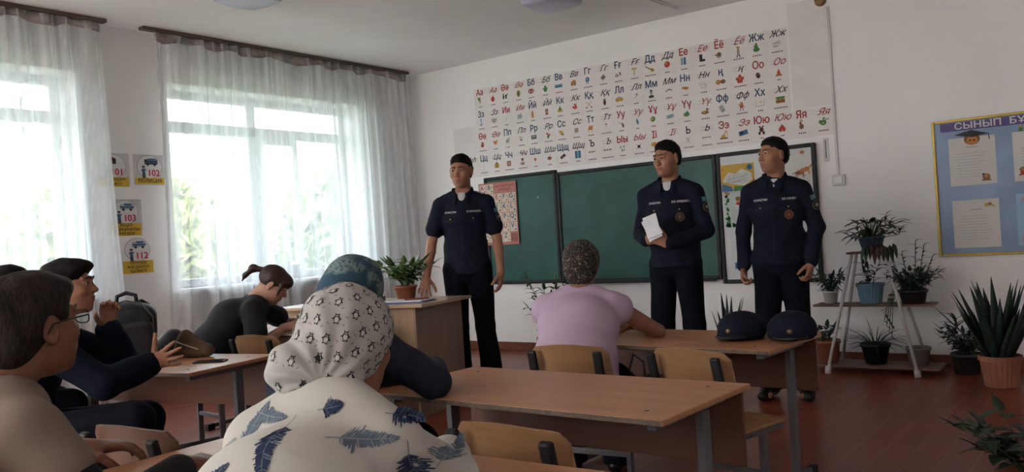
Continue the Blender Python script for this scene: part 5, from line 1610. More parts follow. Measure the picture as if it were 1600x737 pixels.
def uniform_marks(p, bvh, name_txt, badge, c, rgt, up, fwd, long_sleeve=True, tapes=True):
    """c = chest centre (person coordinates), rgt = person's right"""
    vw = -rgt                                   # viewer's right when facing the person
    o = c + fwd * 0.4
    def D():
        return Decal(bvh, o, vw, up, -fwd)
    # left on the picture: country tape, right: name tape
    k = D(); strip(k.P, -0.135, 0.045, -0.040, 0.066, tape_k, 8, 1)
    k.P.text('ҚАЗАҚСТАН', -0.088, 0.0555, 0.0175, tape_w, 3, fat=0.03, sx=0.9); k.P.build('name_tape', p.root)
    k = D(); strip(k.P, 0.040, 0.045, 0.150, 0.066, tape_k, 8, 1)
    k.P.text(name_txt, 0.095, 0.0555, 0.0185, tape_w, 3, fat=0.03, sx=0.9); k.P.build('name_tape', p.root)
    for sx in (-0.088, 0.092):
        k = D()
        for q in range(6):
            a, b = sx - 0.055 + q * 0.11 / 6, sx - 0.055 + (q + 1) * 0.11 / 6
            va = -0.012 * (1 - abs(a - sx) / 0.055); vb = -0.012 * (1 - abs(b - sx) / 0.055)
            k.P.put([(a, va - 0.006), (b, vb - 0.006), (b, 0.034), (a, 0.034)], [(0, 1, 2, 3)], p.cloth, 4)
            k.P.put([(a, va - 0.008), (b, vb - 0.008), (b, vb - 0.005), (a, va - 0.005)], [(0, 1, 2, 3)], seam_m, 5)
        k.P.build('pocket_flap', p.root)
        k = D(); k.P.ell(sx, 0.002, 0.0055, 0.0055, brass, 9, n=10); k.P.build('button', p.root)
    for q in range(4):
        k = D(); k.P.ell(0, 0.02 - q * 0.085, 0.004, 0.004, patch_k, 3, n=8); k.P.build('button', p.root)
    k = D(); strip(k.P, -0.0008, -0.30, 0.0008, 0.07, seam_m, 1, 2)
    for q in range(20):
        k.P.rect(-0.012, -0.34 + q * 0.02, -0.0108, -0.32 + q * 0.02, seam_m, 2)
    k.P.build('placket', p.root)
    if badge:
        k = D(); cx, cy = 0.092, -0.052
        k.P.ell(cx, cy, 0.030, 0.033, patch_k, 5, n=20)
        k.P.ell(cx, cy, 0.028, 0.030, badge, 6, n=20); k.P.ell(cx, cy, 0.023, 0.025, patch_k, 7, n=20)
        for q in range(8):
            a = q * PI / 4
            k.P.ell(cx + 0.013 * math.cos(a), cy + 0.014 * math.sin(a), 0.007, 0.003, badge, 8, a, 8)
        k.P.ell(cx, cy, 0.008, 0.009, badge, 8, n=12); k.P.build('chest_badge', p.root)
def sleeve_marks(p, bvh, c, out, up, fwd):
    side = unit(np.cross(up, out))
    o = c + out * 0.25
    k = Decal(bvh, o, side, up, -out)
    k.P.rect(-0.027, 0.012, 0, 0.045, flag_b, 3); k.P.rect(0, 0.012, 0.027, 0.045, flag_b, 3); k.P.ell(0, 0.030, 0.007, 0.007, brass, 4, n=10); k.P.build('flag_patch', p.root)
    k = Decal(bvh, o, side, up, -out)
    k.P.ell(0, -0.030, 0.030, 0.036, patch_g, 3, n=18); k.P.ell(0, -0.030, 0.026, 0.032, patch_k, 4, n=18); k.P.ell(0, -0.028, 0.014, 0.011, mat('patch_pale', (0.30, 0.32, 0.28), 0.6), 5, n=14); k.P.build('sleeve_patch', p.root)
seam_m = mat('seam_thread', (0.022, 0.026, 0.045), 0.8)  # stitching, lighter than the uniform cloth
def epaulette(p, a, b, up, w, stars=0):
    """a neck end, b shoulder end"""
    m = MB()
    a, b = np.asarray(a), np.asarray(b)
    sd = unit(np.cross(b - a, up))
    vs, n = [], 6
    for i in range(n + 1):
        t_ = i / n
        c = a + (b - a) * t_ + up * (0.010 * math.sin(PI * t_) + 0.004)
        w_ = w * (0.7 + 0.3 * t_)
        vs += [c - sd * w_, c + sd * w_]
    m.add(vs, [(i * 2, i * 2 + 1, i * 2 + 3, i * 2 + 2) for i in range(n)])
    o = m.build('epaulette', p.cloth, p.root, smooth=True)
    t_ = o.modifiers.new('thick', 'SOLIDIFY'); t_.thickness = 0.004; t_.offset = 0
    for q in range(stars):
        c = a + (b - a) * (0.35 + 0.2 * q) + up * 0.016
        m = MB(); m.lathe([(0.006, 0), (0.002, 0.003)], 5, tuple(c)); m.build('star', patch_o, o)
def officer(base, yaw, label, S, headyaw, headpitch, hx, arms, hs, sleeve, jacket, name_txt, badge, headoff=(0, 0), legs=None, lean=0.0, cap_w=1.0, stars=0):
    p = Person(base, yaw, label, 'officers standing by the board', 0.0055, S, sk_tan)
    p.cloth = navy
    L = legs or {}
    p.set(pel=(hx, 0, 0.95), wai=(hx * 0.6 + lean * 0.3, 0.0, 1.08), che=(lean * 0.7, 0.0, 1.28), nek=(lean, -0.01, 1.475), shR=(0.172 + lean, -0.01, 1.400), shL=(-0.172 + lean, -0.01, 1.400),
          hiR=(0.085 + hx, 0, 0.92), hiL=(-0.085 + hx, 0, 0.92), knR=L.get('knR', (0.11, 0.02, 0.50)), knL=L.get('knL', (-0.11, 0.02, 0.50)), anR=L.get('anR', (0.12, -0.02, 0.09)), anL=L.get('anL', (-0.12, -0.02, 0.09)), **arms)
    HR = rz(yaw) @ head_frame(headyaw, headpitch)
    hc = p.R @ (V(lean + headoff[0], 0.012 + headoff[1], 1.645) * S)
    p.body(hc, HR, handspec=hs, s_head=1.04 * S)
    # cropped hair
    f = Field(0.0045)
    hp, s_ = p.hp, 1.04 * S
    f.ell(hp(0, -0.0255, 0.035), V(0.0768, 0.0940, 0.0845) * s_, HR, k=0.01)
    f.ell(hp(0, -0.055, -0.015), V(0.067, 0.054, 0.060) * s_, HR, k=0.03)
    f.ell(hp(0, 0.002, 0.080), V(0.060, 0.066, 0.040) * s_, HR, k=0.03)
    f.ell(hp(0, 0.126, 0.006), V(0.105, 0.076, 0.080) * s_, HR, k=0.03, mode='s')
    f.ell(hp(0, 0.045, -0.060), V(0.12, 0.062, 0.072) * s_, HR, k=0.012, mode='s')
    f.ell(hp(0, -0.06, -0.105), V(0.12, 0.10, 0.045) * s_, HR, k=0.02, mode='s')
    p.finish('hair', f, hair_b, wrinkle(0.0022, 260, 5))
    p.brows(hair_b)
    # trousers
    f = Field(0.0065)
    p.legs(f, 0.014, r=(0.084, 0.062, 0.05, 0.045), bell=0.022)
    f.seg(p.J['pel'] + V(0, 0, -0.02), p.J['pel'] + V(0, 0, 0.10 * S), (0.165 * S, 0.118 * S), (0.15 * S, 0.11 * S), p.d(1, 0, 0), k=0.03)
    f.plane((0, 0, 0.055), (0, 0, -1))
    p.finish('trousers', f, trouser, wrinkle(0.006, 26, 4, (1, 1, 0.5)))
    for q in 'RL':
        f = Field(0.006)
        a = p.J['an' + q]; td = p.d(0.25 if q == 'R' else -0.25, 1, 0); td = unit(td)
        f.cap(V(a[0], a[1], 0.052) - td * 0.03, V(a[0], a[1], 0.045) + td * 0.10, 0.046, 0.042, k=0.02); f.cap(V(a[0], a[1], 0.04) + td * 0.10, V(a[0], a[1], 0.032) + td * 0.17, 0.042, 0.032, k=0.03)
        f.plane((0, 0, 0.001), (0, 0, -1))
        p.finish('shoe', f, shoe_m)
    # shirt or jacket
    f = Field(0.0055)
    p.torso(f, 0.004 if not jacket else 0.010)
    hem = (0.89 if not jacket else 0.93) * S
    f.seg(V(p.J['pel'][0], p.J['pel'][1], hem), p.J['wai'], (0.162 * S, 0.122 * S), (0.158 * S, 0.12 * S), p.d(1, 0, 0), k=0.03)
    for q in 'RL':
        if sleeve < 0.5:
            p.arm(f, q, 0.014, sleeve, hem=0.016)
        else:
            p.arm(f, q, 0.013, sleeve, hem=0.006)
    if sleeve < 0.5:
        for q in 'RL':
            a, b = p.J['sh' + q], p.J['el' + q]
            f.plane(pt(a, b, sleeve * 2 + 0.12), (b - a) + V(0, 0, -0.0)) if False else None
    f.plane(V(0, 0, hem), (0, 0, -1)) if not any(p.J['wr' + q][2] < hem + 0.1 for q in 'RL' if sleeve > 0.5) else None
    nk = p.J['nek']
    f.cap(nk + p.d(0, 0.085, 0.05), nk + p.d(0, 0.118, -0.045), 0.036, 0.006, k=0.01, mode='s')
    f.cap(nk + V(0, 0, -0.0), nk + V(0, 0, 0.12) + p.d(0, 0.01, 0), 0.060 * S, 0.062 * S, k=0.012, mode='s')
    o, vs, fs = p.finish('jacket' if jacket else 'shirt', f, navy, wrinkle(0.0055 if jacket else 0.0045, 30, 8 + int(S * 100) % 7))
    bv = bvh_of(vs, fs)
    # white undershirt in the opening
    f = Field(0.006)
    f.ell(nk + p.d(0, 0.045, -0.035), V(0.045, 0.040, 0.060), p.R, k=0.01); f.cap(nk + V(0, 0, -0.02), nk + p.d(0, 0.012, 0.010), 0.060, 0.0615, k=0.02)
    f.plane(nk + V(0, 0, 0.022), p.d(0, 0.15, 1)) 
    p.finish('undershirt', f, tee_w)
    p.collar(navy, nk + V(0, 0, 0.012) + p.d(0, 0.006, 0), p.R @ rx(-0.12), r=0.070 * S, h=0.036, fall=0.050, open_=0.80, point=0.045)
    c = p.J['che'] + V(0, 0, 0.01)
    uniform_marks(p, bv, name_txt, badge, c, p.d(1, 0, 0), V(0, 0, 1), p.d(0, 1, 0))
    a, b = p.J['shL'], p.J['elL']
    ax = unit(a - b)
    out = p.d(-1, 0.45, 0); out = unit(out - ax * (out @ ax))
    sleeve_marks(p, bv, pt(a, b, 0.36), out, ax, None)
    for q, sg in (('R', 1), ('L', -1)):
        sh = p.J['sh' + q]
        epaulette(p, pt(nk, sh, 0.50) + V(0, 0, 0.052 * S), sh + V(0, 0, 0.050 * S) + p.d(sg * 0.020, 0, -0.004), V(0, 0, 1), 0.024, stars)
    if jacket:
        f = Field(0.006)
        z_ = hem
        f.seg(V(p.J['pel'][0], p.J['pel'][1], z_ - 0.018), V(p.J['pel'][0], p.J['pel'][1], z_ + 0.018), (0.178 * S, 0.138 * S), (0.178 * S, 0.138 * S), p.d(1, 0, 0))
        f.plane((0, 0, z_ - 0.026), (0, 0, -1)); f.plane((0, 0, z_ + 0.024), (0, 0, 1))
        p.finish('waistband', f, navy)
    return p, bv
def A(deg):
    return math.radians(deg)
# left officer: short sleeves, right hand resting on the teacher's desk
pL, bvL = officer((-4.25, 5.03, 0), A(211), 'officer in short sleeved navy uniform resting one hand on the teacher\'s desk', 1.055, A(-10), A(-8), 0.0,
    dict(elR=(0.240, 0.05, 1.145), wrR=(0.270, 0.185, 0.885), elL=(-0.235, -0.02, 1.14), wrL=(-0.255, 0.06, 0.885)),
    {'R': dict(d=(0.10, 0.55, -0.80), n=(0, -0.8, -0.5), thumb=1, curl=0.45, spread=0.35, tout=1.0), 'L': dict(d=(0.05, 0.15, -1), n=(0.9, -0.1, 0), thumb=-1, curl=0.55, spread=0.1, tcurl=0.5)},
    0.34, False, 'К. МАХАНОВ', None, legs=dict(knR=(0.09, 0.02, 0.50), knL=(-0.12, 0.04, 0.50), anR=(0.085, -0.02, 0.09), anL=(-0.14, 0.0, 0.09)))
# middle officer: jacket, holding folded white papers
pM, bvM = officer((-2.66, 5.42, 0), A(190), 'officer in dark jacket holding folded white papers before the green board', 1.02, A(-22), A(-8), 0.0,
    dict(elR=(0.235, 0.0, 1.14), wrR=(0.135, 0.215, 1.09), elL=(-0.235, 0.02, 1.14), wrL=(-0.03, 0.25, 1.06)),
    {'R': dict(d=(-0.75, 0.45, 0.15), n=(-0.5, -0.8, 0.25), thumb=1, curl=0.75, tcurl=0.3), 'L': dict(d=(0.62, 0.30, 0.42), n=(0.6, -0.75, -0.1), thumb=-1, curl=0.8, tcurl=0.2)},
    0.98, True, 'В.В. АРКЕНОВ', patch_g, headoff=(0.0, 0.02), lean=0.01)
# right officer: jacket, arms at his sides
pR, bvR = officer((-1.99, 5.63, 0), A(192), 'officer in dark jacket with arms at his sides beside the plant stand', 0.995, A(-40), A(0), 0.0,
    dict(elR=(0.235, -0.03, 1.14), wrR=(0.24, 0.03, 0.90), elL=(-0.245, -0.04, 1.14), wrL=(-0.205, 0.09, 0.91)),
    {'R': dict(d=(0, 0.2, -1), n=(-0.7, 0.2, 0), thumb=1, curl=1.0, tcurl=0.7), 'L': dict(d=(0.15, 0.3, -0.95), n=(0.8, -0.3, 0.1), thumb=-1, curl=1.05, tcurl=0.7)},
    0.98, True, 'B.B. KALIEV', patch_o, stars=3, lean=0.005,
    legs=dict(knR=(0.10, 0.02, 0.50), knL=(-0.10, 0.02, 0.50), anR=(0.11, -0.02, 0.09), anL=(-0.11, -0.02, 0.09)))
# papers in the middle officer's hands
t = thing('folded_paper', tuple(pM.base + pM.R @ (V(0.060, 0.288, 1.165) * 1.02)), A(190), 'folded white papers held by the officer in the middle', 'paper')
for k, (ry_, off) in enumerate(((0.0, 0.0), (0.12, 0.004), (-0.10, 0.008))):
    m = MB(); m.box((-0.050, -0.001, -0.075), (0.050, 0.001, 0.085)); o = m.build('sheet', wpap, t); o.rotation_euler = (0.35, 0.42 + ry_, 0); o.location = (0, off, 0.01 * k)
# ------------------------------------------------------------------ seated people
def seated(base, yaw, label, J, headpos, head, W, top_m, top_name, sleeve, skin_m, female, hs, s_head=1.0, h=0.006, inf=0.012, wr=0.005, wf=30, seed=1, trs=None, skirt=False, group=None, face=True, slh=0.010, knee=None, name_trs='trousers', armr=None, hands_h=None, topcut=True, sleeve_m=None):
    p = Person(base, yaw, label, group, h, 1.0, skin_m, female)
    p.cloth = top_m
    p.wset(**J)
    kn = knee or {}
    b = V(*base)
    for q, sg in (('R', 1), ('L', -1)):
        p.J['hi' + q] = p.J['pel'] + p.d(sg * 0.09, 0.02, -0.015)
        kk = kn.get('kn' + q)
        p.J['kn' + q] = (V(*kk) - b) if kk is not None else p.J['pel'] + p.d(sg * 0.11, 0.39, -0.04)
        ak = kn.get('an' + q)
        p.J['an' + q] = (V(*ak) - b) if ak is not None else V(*(p.J['kn' + q][:2] + p.d(0, -0.05, 0)[:2]), 0.09)
    HR = head_frame(*head)
    p.body(V(*headpos) - b, HR, handspec=hs, s_head=s_head, W={k: tuple(max(0.05, x - 0.004) for x in v) for k, v in W.items()} if W else None, neckr=0.052 if female else 0.058)
    if trs is not None:
        f = Field(0.0075)
        if skirt:
            for q in 'RL':
                f.cap(p.J['hi' + q], p.J['kn' + q], 0.10, 0.085, k=0.08)
            m_ = (p.J['knR'] + p.J['knL']) / 2
            f.seg(m_, V(m_[0], m_[1], 0.22), (0.16, 0.09), (0.19, 0.12), p.d(1, 0, 0), k=0.06)
            f.plane((0, 0, 0.20), (0, 0, -1))
        else:
            p.legs(f, 0.012, r=(0.092, 0.068, 0.05, 0.042), bell=0.018)
            f.plane((0, 0, 0.055), (0, 0, -1))
        f.seg(p.J['pel'] + V(0, 0, -0.02), p.J['pel'] + V(0, 0, 0.09), (0.165, 0.12), (0.15, 0.11), p.d(1, 0, 0), k=0.04)
        p.finish(name_trs, f, trs, wrinkle(0.006, 26, seed + 3))
    for q in 'RL':
        f = Field(0.007)
        a = p.J['an' + q]; td = unit(p.d(0.2 if q == 'R' else -0.2, 1, 0))
        f.cap(V(a[0], a[1], 0.05) - td * 0.03, V(a[0], a[1], 0.043) + td * 0.09, 0.042, 0.038, k=0.02); f.cap(V(a[0], a[1], 0.038) + td * 0.09, V(a[0], a[1], 0.03) + td * 0.15, 0.038, 0.029, k=0.03)
        f.plane((0, 0, 0.001), (0, 0, -1))
        p.finish('shoe', f, shoe_m)
    f = Field(h if h < 0.006 else 0.0055)
    p.torso(f, inf, W=W, k=0.04)
    f.seg(p.J['pel'] + V(0, 0, -0.04), p.J['wai'], tuple(x + inf for x in (W or {'pel': (0.16, 0.12)})['pel']), tuple(x + inf for x in (W or {'wai': (0.15, 0.11)})['wai']), p.d(1, 0, 0), k=0.04)
    ar = armr or (0.050, 0.042, 0.036, 0.026)
    if sleeve_m is None:
        for q in 'RL':
            p.arm(f, q, 0.013, sleeve, r=ar, hem=slh)
    if sleeve_m is not None:
        for q in 'RL':
            f.cap(p.J['sh' + q], pt(p.J['sh' + q], p.J['el' + q], 0.40), ar[0] + 0.020, ar[0] + 0.016, k=0.03)
    nk = p.J['nek']; ndir = unit((V(*headpos) - b) + HR @ V(0, -0.03, -0.05) - nk)
    f.cap(nk + ndir * 0.015, nk + ndir * 0.12, 0.058, 0.060, k=0.015, mode='s')
    o, vs, fs = p.finish(top_name, f, top_m, wrinkle(wr, wf, seed))
    p.top = (o, vs, fs)
    p.bvh = bvh_of(vs, fs)
    if sleeve_m is not None:
        for q in 'RL':
            f = Field(0.0055); 
            s0, e0, w0 = p.J['sh' + q], p.J['el' + q], p.J['wr' + q]
            f.cap(pt(s0, e0, 0.55), e0, ar[0] + 0.004, ar[1] + 0.011, k=0.02)
            f.cap(e0, pt(e0, w0, 0.9), ar[1] + 0.011, ar[3] + 0.012, k=0.02)
            p.finish('sleeve', f, sleeve_m, wrinkle(wr, wf, seed + 5))
    return p
WF = dict(pel=(0.185, 0.135), wai=(0.165, 0.125), che=(0.175, 0.125), top=(0.115, 0.070))
# --- woman in the feather blouse, seen from behind
def feather_blouse():
    bl = mat('feather_blouse_cream', (0.50, 0.51, 0.47), 0.85, 0.04, 6, bump=0.12, bscale=350)
    p = seated((-1.10, 0.64, 0), A(22), 'woman in cream feather print blouse and penguin headscarf, nearest the camera',
        dict(pel=(-1.10, 0.64, 0.50), wai=(-1.15, 0.76, 0.62), che=(-1.215, 0.92, 0.74), nek=(-1.28, 1.09, 0.885), shR=(-1.145, 1.090, 0.815), shL=(-1.395, 0.995, 0.82),
             elR=(-1.155, 1.275, 0.705), wrR=(-1.30, 1.43, 0.70), elL=(-1.475, 1.110, 0.705), wrL=(-1.64, 1.20, 0.700)),
        (-1.325, 1.170, 0.985), (A(5), A(-6)), dict(pel=(0.17, 0.13), wai=(0.15, 0.12), che=(0.148, 0.110), top=(0.108, 0.066)), bl, 'blouse', 0.93, sk_dark, True,
        {'R': dict(d=(-0.8, 0.5, 0), n=(0, -0.3, -1), thumb=1, curl=0.6), 'L': dict(d=(-0.3, 0.8, -0.05), n=(0.3, 0, -1), thumb=-1, curl=0.7)},
        h=0.0055, inf=0.016, wr=0.006, wf=24, seed=4, trs=trouser, skirt=True, name_trs='skirt', armr=(0.046, 0.040, 0.036, 0.030), slh=0.008,
        knee=dict(knR=(-1.10, 1.05, 0.47), knL=(-1.36, 0.98, 0.47), anR=(-1.10, 1.08, 0.09), anL=(-1.36, 1.0, 0.09)))
    # printed feathers: shaft, barbs in dark and mid blue
    ink = [mat('feather_navy', (0.018, 0.035, 0.085), 0.8, 0.3, 60), mat('feather_grey_blue', (0.12, 0.17, 0.22), 0.8, 0.3, 60), mat('feather_pale', (0.28, 0.33, 0.35), 0.85, 0.2, 60)]
    C = V(0, 0, 1.18)
    FY, RX, UX = V(-math.sin(YAW), math.cos(YAW), 0), V(math.cos(YAW), math.sin(YAW), 0), V(0, 0, 1)
    back = unit(V(-0.45, 0.86, -0.22))          # looking at her back from behind
    Rr = unit(np.cross(back, V(0, 0, 1))); Uu = np.cross(Rr, back)
    o0 = V(-1.26, 1.03, 0.80) - p.base - back * 0.35
    rg = random.Random(12)
    def feather(cx, cy, ang, L, Wd, tone):
        k = Decal(p.bvh, o0, Rr, Uu, back, 0.0015)
        k.last = 0.25
        ca, sa = math.cos(ang), math.sin(ang)
        def X(a, b):
            return (cx + a * ca - b * sa, cy + a * sa + b * ca)
        n = 64
        bend = rg.uniform(-0.12, 0.12)
        cl = lambda t: bend * L * math.sin(PI * t)
        for i in range(n):
            t = 0.10 + 0.90 * i / n
            ln = Wd * (math.sin(PI * min(1, (t * 0.97) ** 0.62)) ** 0.7)
            for sg in (-1, 1):
                lr = 0.82 * ln * rg.uniform(0.72, 1.10)
                a0, a1 = (t - 0.5) * L, (t - 0.5 + 0.020) * L
                sw = 0.55 * lr
                m_ = ink[min(2, tone + (1 if rg.random() < 0.12 else 0))]
                if 0.12 < t < 0.35 and rg.random() < 0.3:
                    lr *= 1.5
                b0 = cl(t)
                q = [X(a0, b0), X(a0 + sw * 0.5, b0 + sg * lr * 0.55), X(a0 + sw, b0 + sg * lr), X(a1 + sw * 0.95, b0 + sg * lr * 0.86), X(a1 + sw * 0.45, b0 + sg * lr * 0.45), X(a1, b0)]
                k.P.poly(q, m_, 1 + (i % 3) * 0.4)
        k.P.line([X((t_ / 10 - 0.62) * L, cl(max(0, t_ / 10 - 0.12))) for t_ in range(0, 11)], 0.0016, ink[min(2, tone + 1)], 3)
        return k.P
    spots = [(-0.115, 0.055, 1.25, 0.095, 0.018, 1), (-0.075, 0.075, -0.15, 0.075, 0.015, 1), (-0.005, 0.015, -1.35, 0.095, 0.021, 0), (0.125, 0.030, -0.05, 0.100, 0.019, 1), (-0.11, -0.035, 0.65, 0.095, 0.018, 0),
             (0.085, -0.070, 0.45, 0.110, 0.018, 0), (0.195, -0.045, -1.45, 0.110, 0.017, 0), (0.225, 0.005, 1.2, 0.06, 0.017, 1), (-0.195, -0.075, 1.3, 0.095, 0.017, 1), (-0.035, -0.135, 0.15, 0.12, 0.018, 0),
             (0.045, 0.085, 0.2, 0.04, 0.018, 0), (0.18, 0.065, -0.2, 0.06, 0.018, 0), (0.15, -0.16, 0.9, 0.10, 0.018, 0), (-0.17, 0.0, 1.0, 0.08, 0.016, 2), (0.265, -0.10, 1.7, 0.09, 0.017, 0), (-0.13, -0.16, -0.9, 0.1, 0.018, 1)]
    allp = None
    for sp in spots:
        P = feather(*sp)
        if allp is None:
            allp = P
        else:
            o_ = len(allp.mb.v)
            allp.mb.v += P.mb.v; allp.mb.f += [tuple(i + o_ for i in f_) for f_ in P.mb.f]
            allp.mb.m += [allp.mi(P.mats[i]) for i in P.mb.m]
    allp.build('feather_print', p.top[0])
    # penguin scarf wrapped around the head, gathered in a low bun
    sc = mat('penguin_scarf_grey', (0.40, 0.41, 0.39), 0.9, 0.05, 30, bump=0.15, bscale=400)
    f = Field(0.0035)
    c0 = V(-1.318, 1.168, 1.000) - p.base
    Rh = rz(A(30)) @ rx(A(-8))
    f.ell(c0 + Rh @ V(0.0, -0.012, 0.010), (0.097, 0.113, 0.102), Rh, k=0.02)
    f.ell(c0 + Rh @ V(-0.070, -0.075, -0.060), (0.070, 0.060, 0.058), Rh, k=0.025)
    f.cap(c0 + Rh @ V(-0.080, -0.060, -0.055), c0 + Rh @ V(0.02, -0.080, -0.078), 0.046, 0.034, k=0.03)
    f.ell(c0 + Rh @ V(0.02, 0.105, -0.085), (0.10, 0.085, 0.100), Rh, k=0.02, mode='s')
    f.ell(c0 + Rh @ V(0.115, 0.045, -0.085), (0.065, 0.075, 0.075), Rh, k=0.015, mode='s')
    kn = c0 + Rh @ V(-0.02, -0.12, -0.07)
    def folds(P):
        q = (P - kn) @ Rh
        a = np.arctan2(q[:, 0] * 1.0 + 0.25 * q[:, 1], q[:, 2] + 0.02)
        r_ = np.sqrt((q ** 2).sum(1))
        return 0.0026 * np.sin(a * 13 + 4 * r_ * 9) * np.clip(r_ / 0.05, 0, 1) * np.exp(-r_ / 0.22) * 1.6
    vs, fs = f.mesh(folds)
    so, vs, fs = nmesh('headscarf', vs, fs, sc, p.root)
    bv = bvh_of(vs, fs)
    pk = mat('penguin_print_black', (0.02, 0.02, 0.022), 0.85, 0.1)
    wh = mat('penguin_print_white', (0.50, 0.50, 0.48), 0.85, 0.03)
    PP = Print(lambda u, v, w: (0, 0, 0), 0.0005)
    def onscarf(n_, up_, sz):
        n_ = unit(n_)
        st = c0 + n_ * 0.30
        hit = bv.ray_cast(Vector(st.tolist()), Vector((-n_).tolist()), 0.3)
        if hit[0] is None:
            return
        nn = np.array(hit[1]); hp_ = np.array(hit[0])
        if nn @ n_ < 0:
            nn = -nn
        u = unit(np.cross(up_, nn)); v = np.cross(nn, u)
        def fn(a, b, w):
            st_ = hp_ + u * a + v * b + nn * 0.03
            h2 = bv.ray_cast(Vector(st_.tolist()), Vector((-nn).tolist()), 0.06)
            z_ = 0.03 - h2[3] if h2[0] is not None else 0
            return tuple(hp_ + u * a + v * b + nn * (z_ + 0.0006 + w))
        PP.fn = fn
        s_ = sz
        PP.ell(0, -0.1 * s_, 0.52 * s_, 0.72 * s_, pk, 1, n=12)
        PP.ell(0, -0.22 * s_, 0.36 * s_, 0.50 * s_, wh, 2, n=12)
        PP.ell(0, 0.42 * s_, 0.30 * s_, 0.30 * s_, pk, 2, n=10)
        PP.ell(-0.1 * s_, 0.42 * s_, 0.09 * s_, 0.12 * s_, wh, 3, n=6); PP.ell(0.12 * s_, 0.42 * s_, 0.09 * s_, 0.12 * s_, wh, 3, n=6)
        for sg in (-1, 1):
            PP.poly([(sg * 0.42 * s_, 0.2 * s_), (sg * 0.85 * s_, -0.15 * s_), (sg * 0.5 * s_, -0.25 * s_)], pk, 1)
            PP.ell(sg * 0.28 * s_, -0.85 * s_, 0.22 * s_, 0.10 * s_, pk, 1, n=8)
            PP.poly([(sg * 0.1 * s_, 0.65 * s_), (sg * 0.38 * s_, 0.95 * s_), (sg * 0.34 * s_, 0.5 * s_)], pk, 1)
        for kx in (-1.35, -1.15, 1.15, 1.35):
            PP.ell(kx * s_, -0.9 * s_ * (1 if abs(kx) > 1.2 else 1.2), 0.09 * s_, 0.09 * s_, pk, 1, n=6)
    rg = random.Random(5)
    Rb = rz(A(30))
    nlat = 9
    for i in range(nlat):
        th = A(12 + i * 17)                   # angle from a crown pole tilted back
        ncirc = max(3, int(2 * PI * math.sin(th) * 0.115 / 0.033))
        for j in range(ncirc):
            ph = 2 * PI * (j + 0.5 * (i % 2)) / ncirc
            d_ = V(math.sin(th) * math.sin(ph), -math.cos(th) * 0.35 + math.sin(th) * math.cos(ph) * 0.94, math.cos(th) * 0.94 + math.sin(th) * math.cos(ph) * 0.35)
            d_ = Rb @ d_
            if (Rb.T @ d_)[1] > 0.62 or (Rb.T @ d_)[2] < -0.8:
                continue
            onscarf(d_, unit(Rb @ V(0.25 + rg.uniform(-0.15, 0.15), 0.3, 1)), 0.0118)
    PP.build('penguin_print', so)
    return p
feather_blouse()
